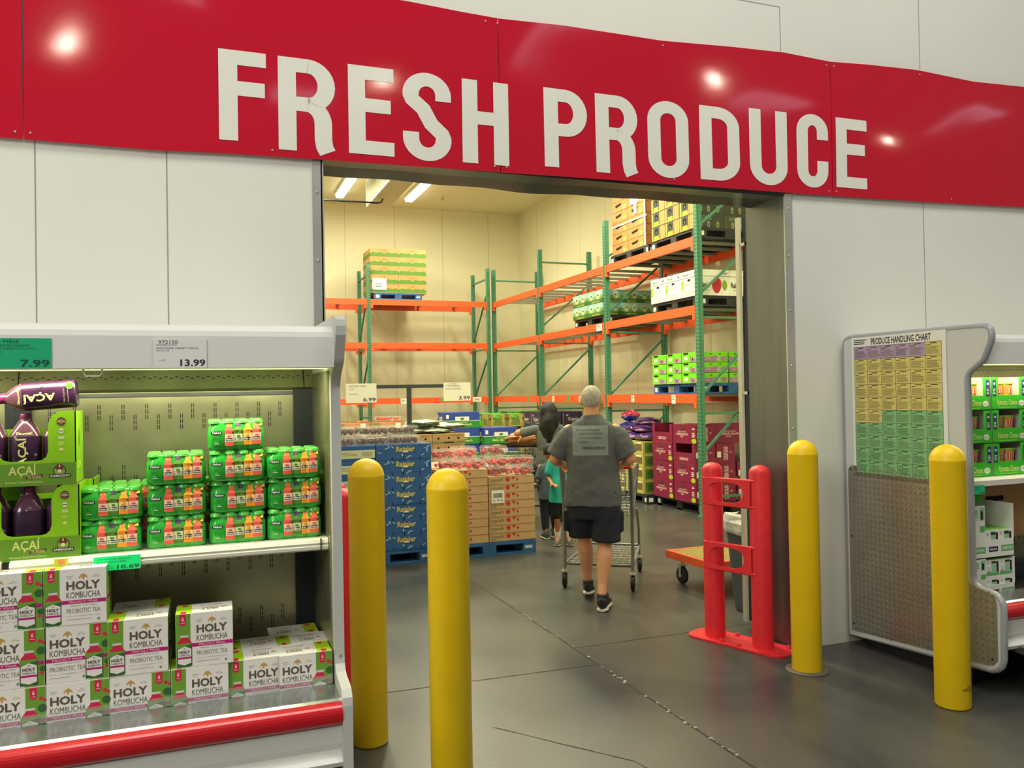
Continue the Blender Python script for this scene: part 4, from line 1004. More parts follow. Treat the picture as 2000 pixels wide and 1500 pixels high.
# ============ PALLETS ============
def pallet(m, w=1.02, d=1.2, h=.14):
    mb = MB()
    for x in (-w / 2, -w * .07, w / 2 - w * .14):
        for y in (-d / 2, -d * .06, d / 2 - d * .12): mb.box(x, x + w * .14, y, y + d * .12, .022, h - .035, m)
    for x in (-w / 2, -w * .07, w / 2 - w * .14): mb.box(x, x + w * .14, -d / 2, d / 2, 0.0, .022, m)
    for y in (-d / 2, -d * .06, d / 2 - d * .12): mb.box(-w / 2, w / 2, y, y + d * .12, 0.0, .021, m)
    mb.box(-w / 2, w / 2, -d / 2, d / 2, h - .036, h - .018, m)
    n = 7
    for i in range(n): y = -d / 2 + i * d / n; mb.box(-w / 2, w / 2, y + .006, y + d / n - .006, h - .018, h, m)
    for s in (-1, 1):
        f = Face(mb, (s * w / 2, 0, 0), (0, 1, 0), (0, 0, 1), flip=s < 0); f.rect(d * .42, d * .48, .035, .095, PAPER); f.rect(-d * .48, -d * .44, .035, .095, PAPER)
        f = Face(mb, (0, s * d / 2, 0), (1, 0, 0), (0, 0, 1), flip=s > 0); f.rect(w * .38, w * .46, .05, .08, mat('pallet_mark', (190, 200, 210), .6)); f.rect(-w * .47, -w * .40, .035, .095, PAPER)
    return mb.build('pallet')
PBK = Kind(pallet(PALB), 'pallet', None); PKK = Kind(pallet(PALK), 'pallet', None)

# generic carton and tray prototypes. x = width (local front faces -y)
def proto(name, w, d, h, base, front=None, side=None, top=None, opn=0, ch=.003):
    mb = MB()
    if opn:
        t = .006
        mb.box(0, w, 0, d, 0, t, base); mb.box(0, w, 0, t, t, h - opn, base); mb.box(0, w, d - t, d, t, h - opn, base); mb.box(0, t, t, d - t, t, h, base); mb.box(w - t, w, t, d - t, t, h, base)
        for x in (0, w - .07): mb.box(x, x + .07, 0, t, h - opn, h, base); mb.box(x, x + .07, d - t, d, h - opn, h, base)
    else: mb.cham(0, w, 0, d, 0, h, ch, base)
    fs = [Face(mb, (0, 0, 0), (1, 0, 0), (0, 0, 1), W=w, H=h, lift=.001), Face(mb, (w, d, 0), (-1, 0, 0), (0, 0, 1), W=w, H=h, lift=.001)]
    ss = [Face(mb, (w, 0, 0), (0, 1, 0), (0, 0, 1), W=d, H=h, lift=.001), Face(mb, (0, d, 0), (0, -1, 0), (0, 0, 1), W=d, H=h, lift=.001)]
    if front: [front(f) for f in fs]
    if side: [side(f) for f in ss]
    if top: top(Face(mb, (0, 0, h), (1, 0, 0), (0, 1, 0), W=w, H=d, lift=.001))
    return mb.build(name)
def stack(kind, x0, y0, z0, nx, ny, nz, w, d, h, rz, lab, jit=.004, skip=(), gap=.004, group=None):
    """grid of copies; (x0,y0) is the front left corner, rz turns the grid about it. lab(i,j,k) gives the label"""
    c, s = math.cos(rz), math.sin(rz); out = []
    for k in range(nz):
        for j in range(ny):
            for i in range(nx):
                if (i, j, k) in skip: continue
                lx, ly = i * (w + gap) + random.uniform(-jit, jit) * .5, j * (d + gap) + random.uniform(-jit, jit) * .5
                out.append(kind.put(x0 + lx * c - ly * s, y0 + lx * s + ly * c, z0 + k * (h + .001), rz + random.uniform(-.003, .003), lab(i, j, k), group))
    return out
# --- maroon salad kit cartons at the foot of the right rack
mar = mat('carton_maroon', (134, 26, 66), .45, var=.06, scale=10); mard = flat((96, 18, 52)); pkt = flat((236, 196, 190)); lim = flat((178, 196, 30))
def mf(f):
    f.text('ORGANIC', .22, .58, .58, .66, pkt, 1); f.text('CAESAR SALAD', .16, .66, .44, .55, pkt, 1, .03); f.text('KIT', .34, .46, .32, .41, pkt, 1, .02); f.disc(.40, .84, .09, flat((40, 44, 30)), 1, 14, ry=.08); f.text('Taylor', .34, .46, .82, .87, pkt, 2)
    f.disc(.90, .16, .10, lim, 1, 14, ry=.13); f.lines(.82, .96, .34, .60, 3, pkt, fill=.6); f.disc(.88, .78, .06, pkt, 1, 8, ry=.05); f.rect(.995, 1.0, 0, 1, mard, 1)
def ms(f):
    f.text('CAESAR SALAD', .38, .62, .15, .85, pkt, 1, .03, rot=90); f.rect(.05, .25, .3, .6, kwh, .5); f.text('KIT', .7, .85, .5, .6, pkt, 1)
PM = Kind(proto('salad_kit_carton', .54, .30, .262, mar, mf, ms, lambda f: f.rect(.46, .54, .02, .98, mard)), 'carton', 'maroon salad kit cartons')
# rack pallets: local front turned to face -x, i.e. rz = -90 degrees: local x runs to -y
M90 = -PI / 2
PKK.put(6.77, 10.02, .001, 0, 'black pallet under the maroon salad kit cartons')
def ml(i, j, k): return 'maroon salad kit carton, %s layer, %s column, %s row from the aisle' % (ORD[k], ('far', 'near')[i], ('front', 'second', 'third')[j])
stack(PM, 6.19, 10.60, .142, 2, 3, 3, .56, .33, .262, M90, ml, skip=((1, 0, 2), (1, 2, 2)))
mo = proto('open_salad_carton', .54, .32, .262, mar, lambda f: (f.text('CAESAR SALAD', .3, .7, .15, .3, pkt, 1, .03),), ms, opn=.12)
MO = Kind(mo, 'open carton', 'open maroon salad cartons')
MO.put(6.19, 10.60, .142 + 3 * .263, M90, 'open maroon salad carton with a pale handle slot on top of the far column')
MO.put(6.19, 10.04, .142 + 2 * .263, M90, 'open maroon salad carton showing bagged salad, near column third layer')
PM.put(6.20, 10.06 + .0, .142 + 3 * .263, M90 + .06, 'maroon carton with a white label lying on top, second from the far end')
PM.put(6.55, 9.60, .142 + 3 * .263, M90 + 1.2, 'maroon carton set askew on top beside the green upright')
def bag(name, r, m, m2, sx=1.0, sy=.8, sz=.45, seed=0):
    rn = random.Random(seed); mb = MB(); n, k = 16, 10; vs = []
    for i in range(k + 1):
        a = PI * i / k
        for j in range(n):
            b = 2 * PI * j / n; rr = r * (1 + rn.uniform(-.13, .13)) if 0 < i < k else r * .3
            vs.append((rr * math.sin(a) * math.cos(b) * sx if 0 < i < k else rr * .2 * math.cos(b), rr * math.sin(a) * math.sin(b) * sy, r * sz * (1 - math.cos(a)) * (1 + rn.uniform(-.06, .06))))
    fs = [(i * n + j, i * n + (j + 1) % n, (i + 1) * n + (j + 1) % n, (i + 1) * n + j) for i in range(k) for j in range(n)]
    h = len(fs) // 2
    mb.add(vs, fs[:h], m); mb.add(vs, fs[h:], m2)
    return mb
bagm = mat('bag_purple', (110, 60, 120), .22, var=.5, scale=30, coat=.3); bagw = mat('bag_glossy_pale', (206, 196, 180), .15, var=.3, scale=30, coat=.4)
for i, (x, y, z) in enumerate(((6.33, 9.70, .142 + 2 * .263 + .01), (6.38, 9.88, .142 + 2 * .263 + .01))):
    tag(at(bag('salad_bag', .11, bagw, bagm, seed=i).build('salad_bag'), x, y, z), 'glossy salad bag inside the open maroon carton, %s' % ('near side', 'far side')[i], 'bag', 'salad bags')

# --- plum cartons on the first level
plg = mat('carton_bright_green', (120, 214, 34), .45); plp = flat((170, 120, 160)); pld = flat((70, 60, 40))
def pf(f):
    f.rect(.12, .42, .80, .98, HOLE, 1); f.rect(.16, .38, .25, .60, kwh, 1); f.disc(.62, .30, .12, plp, 1, 14, ry=.24); f.disc(.78, .26, .11, plp, 1, 14, ry=.22); f.disc(.93, .24, .07, flat((214, 170, 190)), 2, 12, ry=.14); f.disc(.93, .24, .03, plp, 3, 10, ry=.06); f.poly([(.52, .58), (.58, .50), (.60, .62)], pgd, 2)
def psd(f):
    f.rect(.0, .55, .05, .50, plp, 1); f.disc(.58, .35, .12, plp, 2, 16, ry=.28); f.disc(.68, .28, .06, flat((200, 160, 180)), 3, 14, ry=.16); f.disc(.86, .35, .1, plp, 2, 16, ry=.25)
    for a in (.15, .40, .70): f.rect(a, a + .07, .76, .83, HOLE, 2)
    f.text('PLUMS', .08, .42, .2, .42, flat((200, 170, 190)), 3, .03)
PP = Kind(proto('plum_carton', .38, .48, .135, plg, pf, psd, lambda f: f.rect(.12, .88, .12, .88, pld)), 'carton', 'green plum cartons')
PBK.put(6.74, 9.99, 1.611, 0, 'blue pallet under the green plum cartons on the first rack level')
stack(PP, 6.20, 10.58, 1.753, 3, 2, 3, .39, .50, .140, M90, lambda i, j, k: 'bright green plum carton, %s layer, %s, %s row' % (('bottom', 'middle', 'top')[k], ('far column', 'middle column', 'column next to the upright')[i], ('aisle', 'wall')[j]))
# --- white apple cartons on the second level
wht = mat('carton_white_gloss', (236, 238, 224), .4)
def af(f):
    f.rect(.0, 1, .735, .75, INK, 1); f.text('Rainier', .12, .5, .82, .92, flat((90, 140, 90)), 1, .02); f.disc(.85, .86, .05, flat((90, 100, 90)), 1, 12); f.rect(.02, .16, .30, .66, flat((150, 204, 40)), 1); f.disc(.50, .64, .10, HOLE, 1, 14, ry=.05); f.lines(.22, .8, .42, .54, 2, flat((170, 190, 170))); f.lines(.1, .85, .08, .25, 3, flat((200, 206, 200)), fill=.6); f.rect(.02, .04, 0, .72, flat((200, 204, 196)), 1)
def as_(f):
    f.rect(.0, 1, .735, .75, INK, 1); f.text('Rainier', .05, .42, .30, .52, flat((40, 60, 40)), 1, .03); f.text('ORGANIC', .12, .34, .18, .24, flat((80, 90, 80)), 1); red = flat((190, 30, 50)); f.disc(.60, .38, .13, red, 1, 24, ry=.30); f.disc(.56, .42, .11, red, 1.2, 20, ry=.27); f.disc(.64, .42, .11, red, 1.4, 20, ry=.27); f.disc(.85, .40, .08, flat((130, 170, 40)), 1, 16, ry=.20); f.text('Rainier', .7, .95, .82, .93, INK, 1)
PA = Kind(proto('apple_carton', .40, .50, .345, wht, af, as_), 'carton', 'white apple cartons')
PKK.put(6.74, 9.99, 2.781, 0, 'black pallet under the white apple cartons on the second rack level')
stack(PA, 6.20, 10.58, 2.922, 3, 2, 1, .40, .50, .345, M90, lambda i, j, k: 'white apple carton, %s, %s row' % (('far one', 'middle one', 'one next to the upright')[i], ('aisle', 'wall')[j]))
# --- landscape printed corn cartons, second bay
sky_ = flat((150, 206, 210)); mdw = flat((120, 170, 70)); dgr = flat((60, 110, 50)); brn = flat((180, 200, 160))
def cf(f):
    f.rect(0, 1, .55, 1, sky_); f.poly([(0, .25), (1, .40), (1, .62), (.5, .58), (0, .5)], mdw, 1); f.poly([(0, 0), (1, 0), (1, .30), (.5, .18), (0, .35)], dgr, 1.5)
    for c in (.28, .72): f.disc(c, .62, .16, brn, 2, 18, ry=.34); f.disc(c, .62, .13, flat((200, 220, 190)), 3, 16, ry=.27); f.rect(c - .04, c + .04, .55, .68, pld, 4); f.rect(c - .10, c - .08, .4, .7, mdw, 4); f.rect(c + .08, c + .10, .4, .7, mdw, 4)
    f.text('SWEET CORN', .30, .8, .06, .16, flat((220, 226, 60)), 4, .02)
PCN = Kind(proto('corn_carton', .56, .34, .21, flat((96, 128, 80)), cf, cf, lambda f: f.rect(.1, .9, .1, .9, HOLE), opn=.03), 'carton', 'landscape printed corn cartons')
PKK.put(6.74, 12.66, 2.781, 0, 'black pallet under the corn cartons on the second level of the middle bay')
stack(PCN, 6.20, 13.26, 2.922, 2, 3, 2, .57, .34, .21, M90, lambda i, j, k: 'corn carton printed with sky and meadow, %s layer, %s, %s row' % (('lower', 'upper')[k], ('far', 'near')[i], ('aisle', 'middle', 'wall')[j]))
# --- brown trays and avocado trays on the top level
def bf(f):
    f.poly([(.22, .62), (.64, .74), (.58, .50), (.28, .40)], HOLE, 1); f.rect(.04, .06, .12, .5, flat((214, 140, 90)), 1); f.rect(.06, .22, .12, .16, flat((214, 140, 90)), 1); f.disc(.80, .25, .10, flat((206, 170, 90)), 1, 14, ry=.2); f.rect(0, 1, .965, 1, CARDD, 2)
PT = Kind(proto('brown_tray', .50, .60, .168, mat('tray_brown', (200, 130, 72), .6, var=.05, scale=8), bf, lambda f: (f.rect(0, 1, .965, 1, CARDD, 2), f.rect(.3, .6, .5, .7, HOLE, 1))), 'produce tray', 'brown produce trays')
PKK.put(6.74, 11.27, 3.691, 0, 'black pallet under the tall stack of brown trays on the top rack level')
stack(PT, 6.25, 11.83, 3.832, 2, 1, 7, .51, .60, .168, M90, lambda i, j, k: 'brown produce tray with a slot handle, %s layer, %s column' % (ORD[k], ('far', 'near')[i]))
mb = MB()
for z in (4.28, 4.82): mb.bar((6.243, 11.84, z), (6.243, 10.74, z + .0), .004, .022, PAPER)
for yy in (11.84, 10.79): mb.bar((6.243, yy, 3.83), (6.243, yy, 5.0), .004, .02, PAPER) if yy < 11 else None
tag(mb.build('white_strap'), 'white plastic strap round the brown tray stack on the top level', 'strap')
tag(at((lambda m_: (m_.box(0, .004, -.25, 0, 0, .14, PAPER), m_.box(0, .004, -.19, -.11, -.16, 0, PAPER), m_.build('paper_tag'))[-1])(MB()), 6.240, 11.22, 4.52), 'white torn paper tag on the near column of brown trays', 'tag')
dkc = flat((70, 66, 58)); ylt = flat((190, 150, 80)); lg = flat((176, 220, 40))
def vf(f):
    f.rect(0, 1, 0, 1, ylt, .3); f.rect(.12, .60, .08, .95, dkc, 1); f.disc(.36, .62, .13, HOLE, 2, 14, ry=.22); f.disc(.36, .56, .06, flat((60, 90, 70)), 3, 10, ry=.1); f.rect(.20, .55, .0, .30, lg, 3); f.rect(.66, .70, .05, .9, CARDD, 1); f.rect(.84, .87, .1, .9, CARDD, 1); f.rect(0, 1, .94, 1, dkc, 3)
def vs_(f):
    f.rect(0, 1, 0, 1, flat((58, 66, 58)), .4); f.text('AVOCADOS', .08, .55, .55, .85, flat((130, 140, 120)), 1, .02)
    for c in (.2, .45, .75): f.disc(c, .28, .05, flat((150, 150, 100)), 1, 16, ry=.22); f.disc(c, .25, .025, flat((110, 90, 60)), 2, 12, ry=.1)
PV = Kind(proto('avocado_carton', .36, .49, .205, ylt, vf, vs_), 'carton', 'avocado cartons')
PKK.put(6.74, 9.99, 3.691, 0, 'black pallet under the avocado cartons on the top level by the upright')
stack(PV, 6.22, 10.55, 3.832, 3, 2, 4, .37, .50, .205, M90, lambda i, j, k: 'dark and yellow avocado carton, %s layer, %s, %s row' % (ORD[k], ('far', 'middle', 'near the upright')[i], ('aisle', 'wall')[j]))
# --- back rack pallet with brown and leafy cartons
lef = [flat((86, 130, 40)), flat((60, 120, 60))]
def lf(f):
    P = [(0, .08)] + [(i / 10, .40 + .20 * abs(math.sin(i * 1.9))) for i in range(11)] + [(1, .08)]
    f.poly(P, lef[0], 1); f.rect(.30, .68, .66, .92, flat((190, 140, 80)), 1); f.disc(.5, .79, .05, flat((150, 110, 60)), 2, 10, ry=.08)
PL = Kind(proto('leafy_carton', .60, .38, .21, mat('carton_tan', (204, 148, 90), .6), lf, lf), 'carton', 'tan cartons with a green leaf band')
PBK.put(3.98, 17.80, 3.691, 0, 'blue pallet with leafy tan cartons on the top of the back rack')
stack(PL, 3.40, 17.26, 3.832, 2, 2, 5, .60, .40, .188, 0, lambda i, j, k: 'tan carton with a green leaf band, %s layer, %s column, %s row' % (ORD[k], ('left', 'right')[i], ('front', 'rear')[j]))
for o in list(COL.objects):
    if o.name.startswith('leafy_carton'): o.scale = (1, 1, .895)
mb = MB(); mb.box(0, .30, -.004, 0, 0, .24, PAPER); f = Face(mb, (0, -.004, 0), (1, 0, 0), (0, 0, 1), W=.3, H=.24); f.lines(.2, .8, .2, .6, 3, sub)
tag(at(mb.build('paper_sheet'), 3.44, 17.252, 3.90), 'white paper sheet taped low on the leafy tan cartons', 'paper')

# ============ CEILING FITTINGS ============
TUBE = mat('strip_lamp_glow', (255, 250, 225), .5, emit=(255, 248, 214), es=7)
def strip(x, y, lab):
    r = tag(empty('strip_lamp', (x, y, 5.98)), lab, 'ceiling lamp', None)
    mb = MB(); mb.box(-.10, .10, -.8, .8, .0, .06, WHITEP); mb.build('housing', r)
    mb = MB(); mb.prism([(-.09, 0), (-.07, -.06), (.07, -.06), (.09, 0)], 'y', -.78, .78, TUBE); mb.build('diffuser', r)
strip(2.88, 17.05, 'glowing strip lamp on the cold room ceiling, left of the cooling unit'); strip(4.38, 17.0, 'glowing strip lamp on the cold room ceiling, right of the cooling unit'); strip(1.9, 16.2, 'faint strip lamp on the cold room ceiling nearest the left jamb')
u = tag(empty('cooling_unit', (3.26, 15.0, 5.5)), 'white ceiling cooling unit with a ribbed grille between the strip lamps', 'cooling unit')
mb = MB(); mb.box(0, .42, -1.8, 1.72, 0, .54, mat('unit_casing', (206, 200, 160), .5)); mb.build('casing', u)
mb = MB()
for a in ((-.03, -.002, -1.8, 1.72, 0, .05), (-.03, -.002, -1.8, 1.72, .49, .54), (-.03, -.002, 1.66, 1.72, .05, .49), (-.03, -.002, -1.8, -1.74, .05, .49)): mb.box(*a, WHITEP)
mb.build('grille_frame', u)
mb = MB(); mb.box(-.012, -.003, -1.74, 1.66, .05, .49, mat('grille_back', (190, 194, 130), .6))
for i in range(56): y = -1.72 + i * .06; mb.box(-.022, -.012, y, y + .012, .05, .49, WHITEP)
mb.build('grille', u)
mb = MB(); mb.tube([(1.2, 15.95, 5.40), (3.30, 15.85, 5.40), (3.36, 15.84, 5.42), (3.38, 15.82, 5.48)], .018, BLACKR, 8); tag(mb.build('drain_pipe'), 'thin dark pipe running under the cooling unit to the left', 'pipe')
mb = MB(); mb.lathe([(.02, 0), (.02, -.05), (.05, -.06), (.05, -.07)], (5.1, 17.6, 6.04), STEEL, 12); tag(mb.build('sprinkler_head'), 'small sprinkler head on the cold room ceiling', 'sprinkler')
# high bay lamps of the sales hall, seen as reflections in the banner
HB = mat('high_bay_glow', (255, 250, 230), .5, emit=(255, 246, 226), es=110)
def highbay(x, y, z, lab):
    r = tag(empty('high_bay_lamp', (x, y, z)), lab, 'ceiling lamp', 'high bay lamps of the sales hall')
    mb = MB(); mb.lathe([(.06, .42), (.12, .40), (.13, .2), (.14, .19)], (0, 0, 0), GALV, 16); mb.build('ballast', r)
    mb = MB(); mb.lathe([(.14, .18), (.20, .12), (.26, .0), (.30, -.22)], (0, 0, 0), film('lamp_reflector', (220, 190, 170), .5, .2), 24); mb.build('reflector', r)
    mb = MB(); mb.ball((0, 0, .04), .13, HB, 14, 8); mb.build('bulb', r)
    mb = MB(); mb.tube([(0, 0, .4), (0, 0, 2.2)], .012, GALV, 6); mb.build('hanger', r)
for p in ((-2.19, -7.4, 8.0), (3.78, -8.5, 8.0), (10.29, -6.27, 8.0), (16.52, -7.64, 8.0)): highbay(*p, 'high bay lamp hanging in the sales hall behind the photographer')
SKY = mat('skylight_glow', (230, 236, 255), .5, emit=(225, 232, 255), es=3.2)
for i, (x, y) in enumerate(((-.66, -6.4), (7.43, -7.2), (13.5, -9.0), (19.4, -7.5), (2.6, -12.5))):
    r = tag(empty('skylight', (x, y, 8.6)), 'roof skylight of the sales hall behind the photographer', 'skylight', 'skylights of the sales hall')
    mb = MB(); mb.box(-.8, .8, -.6, .6, .3, .32, SKY); mb.build('pane', r)
    mb = MB()
    for a in range(5): mb.box(-.82 + a * .4, -.80 + a * .4, -.6, .6, 0.24, .3, GALV)
    mb.bar((-.8, 0, .1), (0, 0, .3), .04, .04, GALV); mb.bar((0, 0, .3), (.8, 0, .1), .04, .04, GALV); mb.build('frame', r)
# ============ PRODUCE DISPLAYS IN THE COLD ROOM ============
berry = [mat('berry_red', (214, 40, 44), .35, var=.25, scale=30), mat('berry_dark', (150, 36, 56), .35, var=.2, scale=30)]
def clamshell(name, w, d, h, ms_, seed, n=26, yellow=False, r=.021):
    rn = random.Random(seed); root = empty(name); mb = MB()
    for i in range(n):
        mb.ball((rn.uniform(r, w - r), rn.uniform(r, d - r), rn.uniform(r, h * .62)), r * rn.uniform(.8, 1.15), rn.choice(ms_), 7, 4)
    o = mb.build('fruit_filling', root); o['kind'] = 'stuff'
    mb = MB(); i_ = .008
    mb.loft([[(i_, i_, 0), (w - i_, i_, 0), (w - i_, d - i_, 0), (i_, d - i_, 0)], [(0, 0, h * .72), (w, 0, h * .72), (w, d, h * .72), (0, d, h * .72)], [(-.004, -.004, h * .74), (w + .004, -.004, h * .74), (w + .004, d + .004, h * .74), (-.004, d + .004, h * .74)], [(0, 0, h * .80), (w, 0, h * .80), (w, d, h * .80), (0, d, h * .80)], [(i_, i_, h), (w - i_, i_, h), (w - i_, d - i_, h), (i_, d - i_, h)]], CLEAR)
    mb.build('clear_box', root)
    if yellow:
        mb = MB(); mb.box(w * .45, w * .75, d * .1, d * .55, h + .0005, h + .0015, nyel); mb.build('yellow_sticker', root)
    return root
# strawberry flats on the blue pallet
driL = flat((116, 122, 80)); strw = flat((196, 48, 44))
def df(f):
    f.text("Driscoll's", .03, .32, .40, .80, driL, 1, .02); f.lines(.03, .2, .15, .3, 1, driL)
    f.poly([(.36, .75), (.41, .90), (.46, .78), (.45, .45), (.42, .28), (.37, .45)], strw, 1); f.poly([(.49, .85), (.53, .95), (.57, .85), (.55, .62), (.52, .58)], strw, 1); f.disc(.62, .55, .025, strw, 1, 9, ry=.16); f.rect(0, 1, .96, 1, CARDD, .5)
def dsd(f):
    f.disc(.35, .60, .05, HOLE, 1, 12, ry=.14); f.disc(.62, .60, .05, HOLE, 1, 12, ry=.14); f.rect(.28, .70, .28, .42, HOLE, 1); f.rect(0, 1, .96, 1, CARDD, .5)
PS = Kind(proto('strawberry_flat', .505, .40, .082, mat('kraft_pale', (196, 160, 118), .7, var=.05, scale=9), df, dsd), 'produce flat', 'strawberry flats on the blue pallet')
PBK.put(2.76, 8.62, .001, 0, 'blue pallet on the floor under the strawberry flats')
c_ = 'left column'
def sl(i, j, k): return 'kraft strawberry flat, %s from the floor, %s column, %s row' % (ORD[k], ('left', 'right')[i], ('front', 'middle', 'rear')[j])
stack(PS, 2.25, 8.03, .142, 1, 3, 9, .505, .40, .082, 0, lambda i, j, k: sl(0, j, k), jit=.003)
stack(PS, 2.765, 8.03, .142, 1, 3, 8, .505, .40, .082, 0, lambda i, j, k: sl(1, j, k), jit=.003)
mb = MB(); mb.box(0, .155, -.003, 0, 0, .13, PAPER); f = Face(mb, (0, -.003, 0), (1, 0, 0), (0, 0, 1), W=.155, H=.13)
for i in range(17): f.rect(.16 + i * .04, .16 + i * .04 + random.uniform(.012, .03), .42, .78, INK, 1)
f.text('18', .16, .28, .14, .28, INK, 1); f.text('0F 74G', .42, .84, .14, .30, INK, 1); f.rect(.0, .05, 0, 1, flat((240, 130, 90)), 1); f.rect(.95, 1, 0, 1, flat((240, 130, 90)), 1)
tag(at(mb.build('shipping_label'), 2.785, 8.0285, .535), 'white shipping label with a barcode on the right strawberry column', 'label')
CS = [Kind(clamshell('strawberry_box', .235, .19, .10, [berry[0], berry[1]], i, yellow=(i == 1)), 'fruit box', 'clear boxes of red fruit on the flats') for i in range(3)]
zl, zr = .142 + 9 * .083 + .001, .142 + 8 * .083 + .001
for n, (x, y, z, r, k, t) in enumerate([(2.27, 8.05, zl, .0, 0, 'front left'), (2.51, 8.04, zl, .05, 2, 'front, second from the left'), (2.28, 8.27, zl, .03, 2, 'second row, left'), (2.53, 8.26, zl, -.04, 0, 'second row, second from the left'), (2.27, 8.28, zl + .101, .06, 0, 'stacked high on the second row, left'), (2.51, 8.33, zl + .101, -.05, 2, 'stacked high on the second row, right'), (2.60, 8.60, zl + .0, .0, 0, 'third row'), (2.60, 8.62, zl + .101, .1, 2, 'topmost at the back'),
        (2.785, 8.04, zr, .0, 0, 'right stack, lower left'), (3.03, 8.04, zr, .02, 2, 'right stack, lower right'), (2.79, 8.04, zr + .101, .03, 2, 'right stack, upper left'), (3.035, 8.05, zr + .101, -.03, 0, 'right stack, upper right'), (2.80, 8.30, zr, 0, 0, 'right stack, rear left, underneath'), (2.80, 8.30, zr + .101, 0, 2, 'right stack, rear left, second layer'), (2.84, 8.28, zr + .202, .12, 1, 'right stack, yellow sticker on its lid'), (3.05, 8.30, zr, 0, 2, 'right stack, rear right')]):
    CS[k].put(x, y, z, r, 'clear red fruit box on the flats, ' + t)
# blue cherry cartons
rbl = mat('carton_blue', (44, 92, 160), .5, var=.08, scale=10); rlf = flat((150, 190, 210)); rgd = flat((190, 180, 110)); rdk = flat((24, 44, 96))
def rf(f):
    rn = random.Random(5)
    for i in range(13):
        a, b = rn.uniform(.04, .96), rn.uniform(.1, .9); t = rn.uniform(0, 3); l = .045
        if .33 < a < .72 and b > .45: continue
        c, s = math.cos(t), math.sin(t) * 3.2
        f.poly([(a - c * l, b - s * l), (a + s * l * .12, b - c * l), (a + c * l, b + s * l), (a - s * l * .12, b + c * l)], rlf, 1)
    f.text('Rainier', .36, .70, .50, .88, rgd, 2, .04); f.poly([(.47, .46), (.53, .60), (.59, .46)], kwh, 3); f.rect(.46, .60, .40, .46, rdk, 2)
    for a in (.28, .48, .78): f.rect(a, a + .02, 0, .2, rdk, 2); f.rect(a, a + .02, .9, 1, rdk, 2)
def rf2(f):
    f.rect(.0, 1, .18, .72, flat((206, 210, 180)), 1); f.lines(.1, .7, .34, .60, 3, flat((120, 140, 120)), l=2, fill=.3); f.rect(.75, .95, .3, .6, flat((170, 180, 150)), 2)
PR = Kind(proto('cherry_carton', .555, .40, .147, rbl, rf, rf2, lambda f: f.rect(.04, .96, .04, .96, rdk)), 'carton', 'blue cherry cartons')
PR2 = Kind(proto('cherry_carton', .50, .40, .147, rbl, rf2, rf, lambda f: f.rect(.04, .96, .04, .96, rdk)), 'carton', 'blue cherry cartons')
PBK.put(1.66, 8.62, .001, 0, 'blue pallet under the blue cherry cartons')
stack(PR, 1.605, 8.02, .142, 1, 2, 7, .555, .41, .147, 0, lambda i, j, k: 'blue leaf-printed cherry carton, %s layer, %s row, column by the strawberry pallet' % (ORD[k], ('front', 'rear')[j]), jit=.002)
stack(PR2, 1.095, 8.02, .142, 1, 2, 7, .50, .41, .147, 0, lambda i, j, k: 'blue cherry carton with a pale band, %s layer, %s row, behind the case edge' % (ORD[k], ('front', 'rear')[j]), jit=.002)
dch = [mat('cherry_dark', (58, 26, 34), .3), mat('cherry_mid', (84, 40, 44), .3)]
CC = Kind(clamshell('cherry_box', .30, .22, .085, dch, 9, 30), 'fruit box', 'clear boxes of dark fruit on the blue cartons')
zt = .142 + 7 * .148 + .001; n = 0
for (x, y, z, r) in [(1.12, 8.06, 0, 0), (1.44, 8.05, 0, .06), (1.76, 8.07, 0, -.05), (1.14, 8.30, 0, .1), (1.46, 8.32, 0, 0), (1.78, 8.31, 0, .04), (1.16, 8.28, .086, 0), (1.50, 8.30, .086, -.08), (1.82, 8.34, .086, .1), (1.3, 8.56, 0, 0), (1.62, 8.56, 0, .05), (1.32, 8.55, .086, .05), (1.64, 8.55, .086, 0)]:
    n += 1; CC.put(x, y, zt + z, r, 'flat clear box of dark fruit on the blue cartons, %s, %s' % (('front row', 'second row', 'third row')[0 if y < 8.2 else (1 if y < 8.45 else 2)] + (', lower' if z == 0 else ', upper'), 'left' if x < 1.4 else ('middle' if x < 1.7 else 'right')))
# T shaped sign stand with two cards
STD = mat('stand_grey', (66, 72, 76), .4, .3)
st = tag(empty('sign_stand', (2.26, 9.32, 0)), 'dark T-shaped sign stand between the blue cartons and brown boxes', 'sign stand')
mb = MB(); mb.box(-.026, .026, -.014, .014, .01, 1.742, STD); mb.build('pole', st)
mb = MB(); mb.box(-.70, .66, -.014, .014, 1.742, 1.782, STD); mb.build('crossbar', st)
mb = MB(); mb.box(-.2, .2, -.15, .15, .001, .01, STD); mb.build('base', st)
cw = mat('card_white_sheen', (236, 236, 222), .2)
card('price_card', 1.535, 9.295, 1.585, .345, .215, cw, '6.99', [('SWEET RED GRAPES', .1, .65, .82, .90, sub), ('3 LBS', .1, .25, .68, .74, sub), ('PER LB 2.33', .1, .4, .42, .48, sub)], 'white 6.99 price card on the left end of the T-shaped stand', pr=(.56, .97, .06, .26))
card('price_card', 2.665, 9.295, 1.585, .330, .215, cw, '3.99', [('STRAWBERRIES', .08, .6, .78, .86, sub), ('2 LB CLAMSHELL', .08, .66, .62, .70, sub), ('27661', .2, .5, .90, .96, sub)], 'white 3.99 price card on the right end of the T-shaped stand', pr=(.56, .97, .06, .26))
